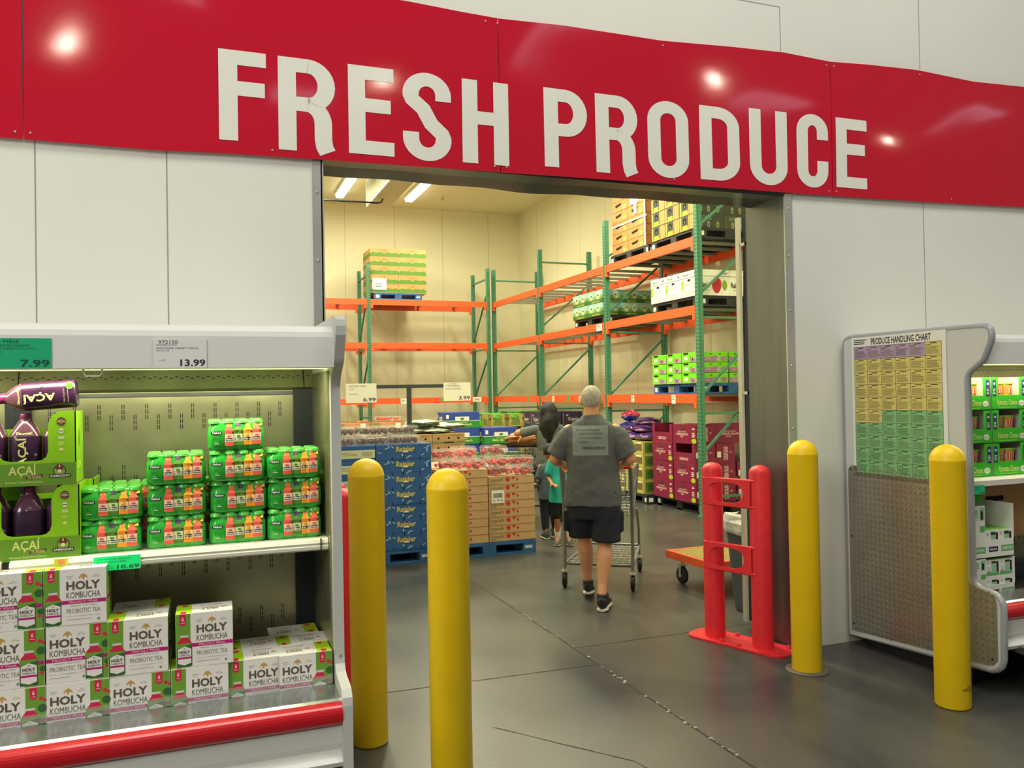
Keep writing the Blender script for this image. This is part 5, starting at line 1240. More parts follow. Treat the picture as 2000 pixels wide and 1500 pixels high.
# yellow strap bundle between the bollards and the strawberries
yb = mat('yellow_strap', (226, 190, 20), .5)
s_ = tag(empty('folded_stand', (2.20, 7.86, 0)), 'yellow folded metal stand leaning by the strawberry pallet, behind the bollard', 'folded stand')
for i, (a, b) in enumerate((((-.06, 0, .002), (-.035, .06, .66)), ((-.02, .03, .002), (-.005, .06, .70)), ((.03, 0, .002), (.0, .06, .70)), ((.07, .04, .002), (.01, .06, .66)))):
    mb = MB(); mb.bar(a, b, .014, .010, yb); mb.build('leg', s_)
mb = MB(); mb.tube([(-.04, .06, .66), (-.03, .055, .71), (.0, .055, .725), (.03, .055, .70), (.02, .06, .64)], .012, yb, 8); mb.build('top_loop', s_)
# brown boxes with round holes
hbx = mat('carton_brown_green', (176, 140, 92), .7, var=.08, scale=8)
def hf(f):
    f.rect(0, 1, 0, .22, flat((120, 128, 84))); f.disc(.18, .5, .035, HOLE, 1, 10, ry=.12); f.disc(.5, .55, .035, HOLE, 1, 10, ry=.12); f.disc(.8, .5, .035, HOLE, 1, 10, ry=.12); f.text('ORGANIC', .55, .92, .75, .88, flat((110, 100, 60)), 1); f.rect(.35, .65, .02, .12, HOLE, 1)
PH_ = Kind(proto('holed_carton', .44, .36, .125, hbx, hf, hf), 'carton', 'brown cartons with round holes')
PBK.put(3.02, 10.95, .001, 0, 'pallet under the brown cartons with round holes')
stack(PH_, 2.40, 10.48, .142, 2, 2, 8, .44, .37, .125, 0, lambda i, j, k: 'brown carton with round holes, %s layer, %s column, %s row' % (ORD[k], ('left', 'right')[i], ('front', 'rear')[j]))
gb = [mat('bag_green', (96, 116, 84), .2, var=.4, scale=20, coat=.3), mat('bag_silver', (190, 196, 176), .15, var=.3, scale=20, coat=.3)]
ztop = .142 + 8 * .126
k_ = [Kind(bag('salad_bag', .2, gb[0], gb[1], 1.2, .9, .18, seed=20 + i).build('salad_bag'), 'bag', 'flat shiny salad bags on the brown cartons') for i in range(2)]
for i, (x, y, z, r) in enumerate([(2.60, 10.66, 0, .1), (2.95, 10.68, 0, .3), (3.14, 10.70, .055, -.2), (2.75, 10.85, .055, .5), (2.55, 10.98, .01, 1), (3.0, 10.98, .07, 0), (2.78, 10.7, .11, .2)]):
    k_[i % 2].put(x, y, ztop + z, r, 'flat shiny salad bag on the brown holed cartons, %s' % ['front left', 'front middle', 'front right end', 'centre of the pile', 'back left', 'back right', 'topmost'][i])
# tomato trays beyond
def tf(f): f.rect(0, .3, .2, .8, flat((150, 130, 80)), 1); f.rect(.75, .9, .3, .8, PAPER, 1); f.rect(0, 1, .94, 1, CARDD, 1)
PTO = Kind(proto('tomato_tray', .50, .58, .125, mat('tray_orange_brown', (204, 146, 96), .7, var=.06, scale=8), tf, tf, opn=.03), 'produce tray', 'brown open trays beyond the cherries')
PBK.put(2.25, 12.25, .001, 0, 'pallet under the open brown trays')
stack(PTO, 1.75, 11.68, .142, 2, 1, 9, .50, .58, .128, 0, lambda i, j, k: 'brown open tray beyond the dark fruit, %s layer, %s column' % (ORD[k], ('left', 'right')[i]))
tag(at(clamshell('tomato_box', .34, .24, .06, [berry[0]], 4, 30), 2.40, 11.80, .142 + 9 * .129 + .001), 'clear box of red tomatoes on top of the open brown trays', 'fruit box')
# baby spinach cartons
sb = mat('carton_spinach_blue', (44, 72, 160), .5); sg_ = flat((40, 140, 56))
def bsf(f):
    f.rect(0, 1, 0, .45, sg_, 1); f.rect(0, 1, .45, .48, kwh, 2); f.text('ORGANIC', .34, .66, .32, .40, acr, 3); f.text('Baby Spinach', .25, .78, .12, .30, acr, 3, .02); f.rect(.3, .7, .45, .72, kwh, 3); f.disc(.5, .58, .06, sg_, 4, 10, ry=.08); f.rect(.04, .12, .6, .85, kwh, 2)
PSP = Kind(proto('spinach_carton', .56, .40, .245, sb, bsf, bsf), 'carton', 'blue and green baby spinach cartons')
PKK.put(4.06, 12.55, .001, 0, 'pallet under the baby spinach cartons')
stack(PSP, 3.52, 12.25, .142, 1, 1, 5, .56, .4, .249, 0, lambda i, j, k: 'blue and green baby spinach carton, %s layer of the taller column' % ORD[k], jit=.01)
stack(PSP, 4.10, 12.10, .142, 1, 1, 4, .56, .4, .249, 0, lambda i, j, k: 'blue and green baby spinach carton, %s layer of the shorter column' % ORD[k], jit=.01)
PSP.put(3.75, 11.80, .142 + 3 * .25, 0, 'blue and green baby spinach carton jutting forward at shoulder height') if False else None
# lettuce crates
lc = mat('crate_kraft_green', (170, 168, 84), .7); lt = [mat('lettuce', (136, 190, 60), .5, var=.3, scale=20), mat('lettuce_dark', (90, 150, 40), .5, var=.3, scale=20)]
def lcf(f):
    f.rect(0, .12, 0, 1, flat((150, 130, 70)), 1); f.rect(.88, 1, 0, 1, flat((150, 130, 70)), 1); f.poly([(.2, .1), (.8, .1), (.7, .6), (.3, .6)], flat((110, 130, 60)), 1); f.rect(.03, .09, .5, .7, HOLE, 2); f.rect(.91, .97, .5, .7, HOLE, 2)
def lettuce_crate():
    o = proto('lettuce_crate', .32, .44, .22, lc, lcf, lcf, opn=.10)
    rn = random.Random(2)
    for q in range(2): bag('l', .105, lt[0], lt[1], 1.0, 1.0, .75, seed=q).build('lettuce_head', o).location = (.16, .13 + q * .19, .07)
    return o
PLC = Kind(lettuce_crate(), 'crate', 'crates of green lettuce')
PKK.put(5.10, 14.15, .001, 0, 'pallet under the lettuce crates')
stack(PLC, 4.75, 13.70, .142, 2, 1, 5, .33, .44, .235, 0, lambda i, j, k: 'open crate of green lettuce, %s layer, %s column' % (ORD[k], ('left', 'right')[i]))
# purple organic cartons and green trays at the foot of the far rack bay
pur = mat('carton_purple', (74, 54, 88), .5)
def puf(f):
    f.text('Organic', .28, .80, .30, .62, kwh, 1, .02); f.rect(.5, .95, .20, .27, flat((110, 190, 70)), 1); f.disc(.25, .75, .06, kwh, 1, 10, ry=.06)
    for i in range(7): f.rect(.03, .07, .1 + i * .12, .15 + i * .12, kwh, 1)
PPU = Kind(proto('organic_carton', .52, .44, .285, pur, puf, puf), 'carton', 'purple organic cartons')
PKK.put(6.72, 15.36, .001, 0, 'pallet under the purple organic cartons')
stack(PPU, 6.22, 15.94, .142, 2, 2, 4, .53, .45, .287, M90, lambda i, j, k: 'purple organic carton, %s layer, %s column, %s row' % (ORD[k], ('far', 'near')[i], ('aisle', 'wall')[j]))
bgr = mat('tray_vivid_green', (60, 214, 50), .45)
def bgf(f): f.rect(.15, .85, .5, .95, flat((90, 100, 90)), 1); f.disc(.35, .62, .1, flat((190, 200, 190)), 2, 12, ry=.2); f.disc(.65, .62, .1, flat((190, 200, 190)), 2, 12, ry=.2)
PBG = Kind(proto('green_tray', .50, .44, .225, bgr, bgf, bgf), 'produce tray', 'vivid green trays')
PKK.put(6.72, 16.66, .001, 0, 'pallet under the vivid green trays by the rack corner')
stack(PBG, 6.22, 17.20, .142, 2, 2, 5, .51, .45, .228, M90, lambda i, j, k: 'vivid green tray, %s layer, %s column, %s row' % (ORD[k], ('far', 'near')[i], ('aisle', 'wall')[j]))
PKK.put(5.40, 15.5, .001, 0, 'pallet under the free-standing vivid green trays')
stack(PBG, 5.18, 15.75, .142, 1, 1, 5, .51, .45, .228, M90, lambda i, j, k: 'vivid green tray, %s layer of the free-standing column' % ORD[k])
# yellow-green cartons topped by purple bags beside the maroon pallet
ygc = mat('carton_khaki_yellow', (190, 182, 90), .65)
def ygf(f): f.rect(.08, .45, .1, .9, flat((90, 120, 50)), 1); f.disc(.27, .5, .12, flat((60, 100, 40)), 2, 12, ry=.3); f.rect(.55, .95, .3, .8, flat((120, 96, 60)), 1); f.rect(.6, .9, .82, .95, kwh, 1)
PYG = Kind(proto('leaf_print_carton', .50, .46, .19, ygc, ygf, ygf), 'carton', 'khaki leaf-printed cartons by the maroon pallet')
PKK.put(6.62, 11.25, .001, 0, 'black pallet under the khaki leaf-printed cartons')
stack(PYG, 6.13, 11.80, .142, 2, 2, 4, .51, .47, .192, M90, lambda i, j, k: 'khaki leaf-printed carton, %s layer, %s column, %s row' % (ORD[k], ('far', 'near')[i], ('aisle', 'wall')[j]))
zz = .142 + 4 * .193
pb = [mat('bag_violet', (92, 54, 130), .2, var=.5, scale=18, coat=.4), mat('bag_print', (150, 110, 130), .2, var=.6, scale=26, coat=.4), mat('bag_royal_blue', (40, 60, 150), .25, coat=.3), mat('bag_pink', (214, 70, 96), .3, var=.4, scale=30)]
KBG = [Kind(bag('salad_bag', .22, pb[1], pb[0], 1.1, .9, .28, seed=40 + i).build('salad_bag'), 'bag', 'purple salad bags in a loose pile') for i in range(2)]
for i, (x, y, z, r, t) in enumerate([(6.36, 10.98, 0, .2, 'lowest, nearest the maroon cartons'), (6.34, 11.38, 0, 1.1, 'lowest, middle of the pile'), (6.75, 11.1, 0, .5, 'lowest, towards the wall'), (6.40, 11.15, .11, .9, 'second layer, near'), (6.42, 11.45, .12, .3, 'second layer, far'), (6.5, 11.25, .22, 1.4, 'topmost purple one')]):
    KBG[i % 2].put(x, y, zz + z, r, 'purple salad bag in the pile behind the man, ' + t)
tag(at(bag('b', .15, pb[3], pb[2], 1.0, .8, .5, seed=60).build('salad_bag'), 6.36, 11.62, zz + .12), 'blue and pink bag at the far end of the purple bag pile', 'bag')
tag(at(bag('b', .15, pb[2], pb[3], 1.0, .6, .6, seed=61).build('salad_bag'), 6.42, 11.66, zz + .27), 'blue and pink bag on top of the other one, above the man\'s shoulder', 'bag')

# ============ PLATFORM CART, TRASH CAN ============
pc = tag(empty('platform_cart', (4.18, 5.93, 0), .04), 'low orange platform cart with a yellow mesh deck behind the red guard', 'platform cart')
OR2 = mat('cart_orange', (214, 84, 34), .5, var=.1, scale=12)
mb = MB()
for a in ((-.42, .42, -.32, -.285), (-.42, .42, .285, .32), (-.42, -.385, -.285, .285), (.385, .42, -.285, .285)): mb.box(a[0], a[1], a[2], a[3], .225, .285, OR2)
mb.build('deck_frame', pc)
mb = MB(); MSH = mat('mesh_deck', (196, 186, 120), .5)
for i in range(26): x = -.385 + i * .0308; mb.box(x, x + .006, -.285, .285, .27, .284, MSH)
for i in range(19): y = -.285 + i * .0317; mb.box(-.385, .385, y, y + .005, .272, .286, MSH)
mb.box(-.385, .385, -.285, .285, .235, .24, OR2)
mb.build('deck_mesh', pc)
def caster(root, x, y, r, top, m=BLACKR, rz=0.0, name='wheel'):
    mb = MB(); c, s = math.cos(rz), math.sin(rz)
    w_ = MB(); w_.lathe([(.2 * r, -.016), (r * .9, -.016), (r, -.009), (r, .009), (r * .9, .016), (.2 * r, .016)], (0, 0, r), m, 24, 'x'); w_.lathe([(.22 * r, -.02), (.22 * r, .02)], (0, 0, r), STEEL, 10, 'x')
    T = Matrix.Translation((x, y, .001)) @ Matrix.Rotation(rz, 4, 'Z'); mb.merge(w_, T); wh = mb
    mb = MB(); k = MB()
    for sx in (-.024, .024): k.box(sx - .002, sx + .002, -.014, .014, r * .8, 2 * r + .014, STEEL)
    k.box(-.026, .026, -.03, .03, 2 * r + .012, 2 * r + .018, STEEL); k.lathe([(.014, 0), (.014, max(.004, top - 2 * r - .018))], (0, 0, 2 * r + .017), STEEL, 10)
    mb.merge(k, T); wh.build(name, mb.build('caster_fork', root))
for x in (-.31, .31):
    for y in (-.24, .24): caster(pc, x, y, .075, .225)
mb = MB(); mb.tube([(.40, -.27, .28), (.43, -.27, .9), (.43, -.22, .95), (.43, .22, .95), (.43, .27, .9), (.40, .27, .28)], .016, OR2, 8); mb.build('push_handle', pc)
tc_ = tag(empty('trash_can', (3.95, 5.14, 0)), 'dark grey trash can with a clear liner behind the red guard', 'trash can')
TRG = mat('trash_grey', (72, 80, 86), .45)
def rr(hx, hy, z, c=.06):
    P = []
    for ax, ay, a0 in ((hx - c, hy - c, 0), (-hx + c, hy - c, 90), (-hx + c, -hy + c, 180), (hx - c, -hy + c, 270)):
        for i in range(5): a = math.radians(a0 + 22.5 * i); P.append((ax + c * math.cos(a), ay + c * math.sin(a), z))
    return P
mb = MB(); mb.loft([rr(.19, .15, .002), rr(.20, .16, .02), rr(.235, .20, .60), rr(.25, .215, .605), rr(.25, .215, .655), rr(.24, .205, .66), rr(.225, .19, .655), rr(.18, .14, .03)], TRG); mb.build('bin_body', tc_)
mb = MB(); mb.tube([(-.12, -.222, .58), (-.11, -.232, .545), (.09, -.232, .545), (.10, -.222, .58)], .008, TRG, 8); mb.build('handle_rim', tc_)
rn = random.Random(3); mb = MB(); rings = []
for z, g in ((.58, .012), (.62, .024), (.67, .022), (.72, .0), (.73, -.05)):
    P = rr(.245 + g, .21 + g, z, .08); rings.append([(x * (1 + rn.uniform(-.03, .03)), y * (1 + rn.uniform(-.03, .03)), zz_ + rn.uniform(-.015, .015)) for x, y, zz_ in P])
mb.loft(rings, mat('liner_plastic', (190, 194, 184), .2, var=.35, scale=14, coat=.5), cap=False); mb.build('bin_liner', tc_)
# ============ SHOPPING CARTS ============
CG = mat('cart_grey', (124, 130, 132), .35, .4); CRED = mat('cart_red', (206, 44, 40), .4); CORG = mat('cart_corner_orange', (240, 96, 50), .45); WIRE = mat('cart_wire', (150, 154, 150), .3, .8)
def shopping_cart(x, y, rz, label, body=CG):
    r = tag(empty('shopping_cart', (x, y, 0), rz), label, 'shopping cart')
    hw = .29
    def side(s): return (s * hw, .10, .60), (s * hw, .03, .98), (s * .22, .86, .98), (s * .20, .84, .70)
    mb = MB(); mb.tube([(-hw, -.03, 1.03), (hw, -.03, 1.03)], .017, CRED, 12); mb.build('handle_bar', r)
    for s in (-1, 1):
        mb = MB(); mb.tube([(s * hw, -.04, 1.035), (s * (hw + .005), -.01, 1.02), (s * (hw + .005), .02, .93), (s * hw, .06, .60), (s * hw, .05, .30), (s * hw, .03, .165)], [.014, .02, .02, .016, .015, .015], body, 10); mb.build('rear_leg', r)
        mb = MB(); mb.box(s * hw - .016, s * hw + .016, -.07, .02, 1.03, 1.06, CORG); mb.build('handle_end', r)
        # solid side bumpers of the basket
        mb = MB(); a, b, c, d = side(s)
        for q in range(2): pass
        mb.bar(b, c, .012, .03, body); mb.bar(a, d, .012, .03, body); mb.bar(a, b, .012, .03, body, up=(1, 0, 0)); mb.bar(c, d, .012, .03, body, up=(1, 0, 0))
        mb.tube([(s * hw, .14, .84), (s * .215, .85, .86)], .006, body, 6)
        mb.build('basket_side_frame', r)
        mb = MB(); mb.tube([b, (s * (hw - .03), .18, .99)], .016, CORG, 8); mb.build('corner_grip', r)
    # wires
    mb = MB(); W = .0026
    def ln(p, q): mb.tube([p, q], W, WIRE, 5)
    for s in (-1, 1):
        a, b, c, d = [Vector(v) for v in side(s)]
        for i in range(1, 16): t = i / 16; ln(b.lerp(c, t), a.lerp(d, t))
        for i in range(1, 6): t = i / 6; ln(a.lerp(b, t), d.lerp(c, t))
    al, bl, cl, dl = [Vector(v) for v in side(-1)]; ar, br, cr, dr = [Vector(v) for v in side(1)]
    for i in range(0, 13):
        t = i / 12; ln(al.lerp(ar, t), dl.lerp(dr, t)); ln(dl.lerp(dr, t), cl.lerp(cr, t)); ln(al.lerp(ar, t) + Vector((0, 0, .0)), bl.lerp(br, t))
    for i in range(0, 9): t = i / 8; ln(al.lerp(dl, t), ar.lerp(dr, t))
    for i in range(0, 6): t = i / 5; ln(dl.lerp(cl, t), dr.lerp(cr, t)); ln(al.lerp(bl, t), ar.lerp(br, t))
    mb.build('wire_basket', r)
    # child seat
    mb = MB(); mb.box(-.20, .20, .09, .25, .80, .812, body); mb.build('child_seat', r)
    mb = MB()
    for i in range(9): x_ = -.2 + i * .05; mb.tube([(x_, .25, .81), (x_, .28, 1.0)], .003, WIRE, 5)
    mb.tube([(-.22, .28, 1.0), (.22, .28, 1.0)], .008, CRED, 8); mb.build('seat_back', r)
    # lower tray
    mb = MB(); L = [(-hw, .04, .20), (hw, .04, .20), (.24, .80, .24), (-.24, .80, .24)]
    mb.tube(L, .013, body, 8, closed=True); mb.build('lower_frame', r)
    mb = MB()
    for i in range(1, 12): t = i / 12; ln(Vector(L[0]).lerp(Vector(L[1]), t), Vector(L[3]).lerp(Vector(L[2]), t))
    for i in range(1, 9): t = i / 9; ln(Vector(L[0]).lerp(Vector(L[3]), t), Vector(L[1]).lerp(Vector(L[2]), t))
    mb.build('lower_rack', r)
    for s in (-1, 1):
        mb = MB(); mb.tube([(s * .235, .78, .16), (s * .24, .74, .40), (s * .26, .50, .62)], .012, body, 8); mb.build('front_leg', r)
        caster(r, s * hw, .03, .062, .17, rz=0.1); caster(r, s * .235, .78, .06, .16, rz=.25)
    return r
shopping_cart(3.11, 6.27, -.66, 'grey wire shopping cart pushed by the man in the grey T-shirt')
shopping_cart(4.42, 10.05, 1.35, 'shopping cart with a brown bag, beside the dark-haired woman', mat('cart_dark', (54, 52, 52), .4, .4))
# brown bag hanging in the second cart
bgm = mat('brown_leather', (150, 96, 50), .45, var=.25, scale=12); bgs = flat((196, 132, 72))
hb = tag(empty('handbag', (3.93, 9.88, .985), .1), 'brown leather bag lying on the second cart by the strawberries', 'bag')
mb = bag('hb', .22, bgm, bgm, 1.35, .7, .42, seed=77); mb.build('bag_body', hb)
mb = MB(); mb.tube([(-.2, -.14, .06), (-.14, -.17, .16), (0, -.16, .215), (.14, -.14, .17), (.2, -.15, .04)], .011, bgs, 8); mb.build('strap', hb)
mb = MB(); mb.tube([(.10, -.165, .20), (.12, -.18, .05), (.10, -.19, -.12), (.12, -.18, -.2)], .013, bgs, 8); mb.build('strap', hb)

# ============ PEOPLE ============
def remesh(mb, voxel, smooth, name, parent, m, disp=0.0):
    o = mb.build(name)
    md = o.modifiers.new('r', 'REMESH'); md.mode = 'VOXEL'; md.voxel_size = voxel
    s = o.modifiers.new('s', 'SMOOTH'); s.factor = .5; s.iterations = smooth
    if disp:
        tx = bpy.data.textures.new('folds', 'CLOUDS'); tx.noise_scale = .16; tx.noise_depth = 2
        d = o.modifiers.new('d', 'DISPLACE'); d.texture = tx; d.strength = disp; d.mid_level = .5
    bpy.context.view_layer.update()
    dg = bpy.context.evaluated_depsgraph_get()
    me = bpy.data.meshes.new_from_object(o.evaluated_get(dg)); me.name = name
    me.materials.clear(); me.materials.append(m)
    for p in me.polygons: p.use_smooth = True; p.material_index = 0
    n = bpy.data.objects.new(name, me); nm = o.name; bpy.data.objects.remove(o); n.name = nm; COL.objects.link(n)
    n.parent = parent
    return n
def limb(mb, pts, rs, m, n=14, sy=1.0):
    mb.tube(pts, rs, m, n)
    for p, r in zip(pts, rs): mb.ball(p, r * .985, m, n, 8)
def ell(mb, c, rx, ry, rz, m): mb.ball(c, 1.0, m, 20, 12, sc=(rx, ry, rz))
def hand(mb, wrist, d, side, m, sc=1.0, curl=.6):
    """palm and five separate curled fingers; d = direction of the fingers, side = +1 right"""
    w = Vector(wrist); d = Vector(d).normalized(); lat = d.cross(Vector((0, 0, 1))).normalized() * side * -1; dn = lat.cross(d).normalized()
    if dn.z > 0: dn = -dn
    pc_ = w + d * .05 * sc
    for t in (-.6, -.2, .2, .6): limb(mb, [w + lat * t * .03 * sc, w + d * .085 * sc + lat * t * .045 * sc], [.016 * sc, .014 * sc], m, 8)
    for i, L in enumerate((.070, .078, .072, .056)):
        b = w + d * .085 * sc + lat * (-.033 + .022 * i) * sc
        limb(mb, [b, b + d * L * .45 * sc + dn * .012 * sc, b + d * L * .62 * sc + dn * .04 * sc * curl * 1.4, b + d * L * .45 * sc + dn * .062 * sc * curl * 1.4], [.0095 * sc, .0088 * sc, .008 * sc, .0075 * sc], m, 8)
    b = w + d * .03 * sc - lat * .03 * sc
    limb(mb, [b, b - lat * .028 * sc + d * .02 * sc, b - lat * .03 * sc + d * .05 * sc + dn * .02 * sc], [.013 * sc, .011 * sc, .009 * sc], m, 8)
def shoe(parent, heel, toe, sc, upper, sole, lift=0.0, laces=None, label=None):
    """heel and toe are floor points; lift raises the heel"""
    h = Vector((heel[0], heel[1], heel[2] + lift)); t = Vector(toe); d = (t - h); L = d.length; d.normalize(); s = d.cross(Vector((0, 0, 1))).normalized(); up = s.cross(d).normalized()
    def ring(u, wd, z0, z1, n=14):
        c = h + d * (u * L); return [c + s * (wd * math.cos(2 * PI * k / n)) + up * ((z0 + z1) / 2 + (z1 - z0) / 2 * math.sin(2 * PI * k / n)) for k in range(n)]
    w = .046 * sc
    mb = MB(); mb.loft([ring(-.02, w * .55, .004, .022 * sc), ring(.06, w * .85, .002, .028 * sc), ring(.35, w * .82, .003, .026 * sc), ring(.70, w * 1.08, .002, .022 * sc), ring(.92, w * .8, .006, .022 * sc), ring(1.0, w * .4, .012, .02 * sc)], sole, smooth=True); so = mb
    mb = MB(); mb.loft([ring(-.015, w * .5, .02 * sc, .085 * sc), ring(.07, w * .78, .018 * sc, .098 * sc), ring(.28, w * .80, .018 * sc, .105 * sc), ring(.45, w * .86, .018 * sc, .088 * sc), ring(.72, w * .98, .016 * sc, .060 * sc), ring(.92, w * .68, .014 * sc, .042 * sc), ring(.985, w * .35, .016 * sc, .032 * sc)], upper, smooth=True)
    mb.lathe([(.038 * sc, .05 * sc), (.040 * sc, .10 * sc), (.036 * sc, .112 * sc), (.028 * sc, .10 * sc)], tuple(h + d * (.20 * L)), upper, 14)
    u = mb.build('shoe', parent); so.build('sole', u)
    if laces:
        for q in range(3):
            mb = MB(); c = h + d * (L * (.36 + q * .08)); mb.tube([c + s * w * .6 + up * .08 * sc, c + up * (.098 - q * .012) * sc, c - s * w * .6 + up * .08 * sc], .003, laces, 6); mb.build('lace', u)

# ---- man in grey T-shirt, seen from behind, pushing the cart ----
man = tag(empty('person', (2.90, 5.90, 0), -.47), 'grey-haired man from behind in dark grey T-shirt and navy shorts pushing a cart', 'person')
mb = MB()
ell(mb, (0, .035, 1.605), .079, .097, .100, SKIN); ell(mb, (0, .055, 1.555), .066, .078, .085, SKIN); ell(mb, (0, .118, 1.535), .035, .03, .035, SKIN)
limb(mb, [(0, .0, 1.42), (0, .015, 1.50), (0, .02, 1.54)], [.068, .060, .060], SKIN)
for s in (-1, 1): ell(mb, (s * .080, .035, 1.582), .012, .024, .034, SKIN)
ell(mb, (0, .138, 1.575), .016, .02, .026, SKIN)  # nose
ell(mb, (0, .0, 1.25), .16, .095, .22, SKIN); ell(mb, (0, 0, .95), .15, .10, .16, SKIN)
SH = {1: (.180, 0, 1.350), -1: (-.180, 0, 1.350)}; EL = {1: (.300, -.015, 1.125), -1: (-.300, .0, 1.125)}; WR = {1: (.225, .20, 1.075), -1: (-.235, .22, 1.075)}
for s in (-1, 1):
    limb(mb, [SH[s], Vector(SH[s]).lerp(Vector(EL[s]), .5), EL[s]], [.055, .050, .043], SKIN)
    limb(mb, [EL[s], Vector(EL[s]).lerp(Vector(WR[s]), .35), WR[s]], [.043, .043, .028], SKIN)
    hand(mb, WR[s], (-s * .12, .95, -.10), s, SKIN, 1.0)
HIP = {1: (.095, 0, .88), -1: (-.095, 0, .88)}; KN = {1: (.085, -.045, .47), -1: (-.075, .11, .48)}; AN = {1: (.055, -.225, .105), -1: (-.055, .13, .135)}
for s in (-1, 1):
    k, a = Vector(KN[s]), Vector(AN[s])
    limb(mb, [HIP[s], Vector(HIP[s]).lerp(k, .5), k], [.092, .078, .057], SKIN)
    limb(mb, [k, k.lerp(a, .28) + Vector((0, -.014, 0)), k.lerp(a, .45) + Vector((0, -.010, 0)), k.lerp(a, .8), a], [.054, .062, .056, .038, .036], SKIN, 18)
    limb(mb, [a, a + Vector((.0, .07, -.045))], [.034, .028], SKIN)
remesh(mb, .006, 4, 'body', man, SKIN)
TSH = mat('tshirt_charcoal', (92, 96, 97), .85, var=.10, scale=6)
mb = MB()
def oval(cx, cy, z, rx, ry, n=32, k=.85): return [(cx + rx * math.copysign(abs(math.cos(2 * PI * i / n)) ** k, math.cos(2 * PI * i / n)), cy + ry * math.copysign(abs(math.sin(2 * PI * i / n)) ** k, math.sin(2 * PI * i / n)), z) for i in range(n)]
mb.loft([oval(0, .00, .765, .226, .150), oval(0, .00, .80, .228, .152), oval(0, .01, .92, .216, .156), oval(0, .015, 1.05, .205, .152), oval(0, .01, 1.18, .208, .140), oval(0, .005, 1.28, .214, .128), oval(0, 0, 1.345, .206, .112), oval(0, 0, 1.385, .185, .098), oval(0, 0, 1.42, .145, .086), oval(0, .005, 1.45, .102, .076), oval(0, .01, 1.48, .074, .068)], TSH)
for s in (-1, 1):
    a, e = Vector(SH[s]), Vector(EL[s])
    limb(mb, [a + Vector((-s * .04, 0, -.01)), a + Vector((s * .01, 0, -.02))], [.068, .068], TSH)
    rings = []; d = (e - a).normalized(); u = d.cross(Vector((0, 1, 0))).normalized(); v = d.cross(u)
    for t, r in ((-.05, .058), (.15, .080), (.5, .085), (.84, .089), (.88, .087)):
        c = a.lerp(e, t); rings.append([c + u * (r * math.cos(2 * PI * i / 20)) + v * (r * .92 * math.sin(2 * PI * i / 20)) for i in range(20)])
    mb.loft(rings, TSH)
sh_ = remesh(mb, .008, 6, 'tshirt', man, TSH, disp=.032)
# print on the back, laid on the cloth
def drape(obj, x0, x1, z0, z1, nx, nz, m, lift, texts=(), name='back_print'):
    bv = BVHTree.FromObject(obj, bpy.context.evaluated_depsgraph_get())
    def hit(x, z):
        r = bv.ray_cast(Vector((x, -1, z)), Vector((0, 1, 0)))
        return (r[0].y if r[0] else -.12)
    mb = MB(); vs = []
    for i in range(nx + 1):
        for k in range(nz + 1):
            x = x0 + (x1 - x0) * i / nx; z = z0 + (z1 - z0) * k / nz; vs.append((x, hit(x, z) - lift, z))
    mb.add(vs, [(i * (nz + 1) + k, (i + 1) * (nz + 1) + k, (i + 1) * (nz + 1) + k + 1, i * (nz + 1) + k + 1) for i in range(nx) for k in range(nz)], m, True)
    f = Face(mb, (x0, 0, z0), (1, 0, 0), (0, 0, 1), W=x1 - x0, H=z1 - z0, fn=lambda q, n_, l: Vector((q.x, hit(q.x, q.z) - lift - .0022, q.z)))
    for t in texts: f.text(*t)
    return mb.build(name, obj)
pgy = mat('print_grey', (132, 144, 136), .85); pdk = mat('print_dark_grey', (66, 70, 72), .85)
bp_ = drape(sh_, -.150, .125, 1.165, 1.395, 22, 18, pgy, .002, (('IT TAKES FINE BARREL', .12, .78, .82, .88, pdk), ('AND PATIENCE AND TIME', .2, .85, .70, .76, pdk), ('OF A GOOD OLD MILL', .18, .82, .56, .62, pdk), ('BLEND', .2, .42, .42, .48, pdk), ('FINE BOURBON', .28, .92, .20, .30, pdk, 1, .02)))
bp_['label'] = 'faded grey print panel'
NVY = mat('shorts_navy', (30, 34, 48), .85, var=.1, scale=10)
mb = MB(); mb.loft([oval(0, 0, .66, .185, .125), oval(0, 0, .76, .19, .135), oval(0, 0, .87, .185, .135)], NVY)
for s in (-1, 1):
    h_, k = Vector(HIP[s]), Vector(KN[s]); d = (k - h_)
    rings = []
    for t, rx, ry in ((-.02, .105, .125), (.3, .112, .118), (.6, .112, .110), (.92, .112, .106), (.955, .110, .104)):
        c = h_ + d * t; rings.append(oval(c.x + s * .012, c.y, c.z, rx, ry, 24, .9))
    mb.loft(rings, NVY)
    mb.box(min(s * .20, s * .235), max(s * .20, s * .235), -.05 + (KN[s][1] * .4), .09 + KN[s][1] * .4, .56, .72, NVY)
so_ = remesh(mb, .009, 5, 'shorts', man, NVY, disp=.016)
HG = mat('hair_grey', (170, 164, 146), .8, var=.25, scale=40)
def haircap(parent, c, rx, ry, rz, m, keep, name='hair', n=36, k=26, jitter=0.0, seed=1):
    rn = random.Random(seed); vs = []; fs = []
    for i in range(k + 1):
        a = PI * i / k
        for j in range(n):
            b = 2 * PI * j / n; q = 1 + rn.uniform(-jitter, jitter); vs.append((c[0] + rx * q * math.sin(a) * math.cos(b), c[1] + ry * q * math.sin(a) * math.sin(b), c[2] + rz * q * math.cos(a)))
    for i in range(k):
        for j in range(n):
            q = (i * n + j, i * n + (j + 1) % n, (i + 1) * n + (j + 1) % n, (i + 1) * n + j)
            ctr = [sum(vs[t][e] for t in q) / 4 for e in range(3)]
            if keep(*ctr): fs.append(tuple(reversed(q)))
    mb = MB(); mb.add(vs, fs, m, True); return mb.build(name, parent)
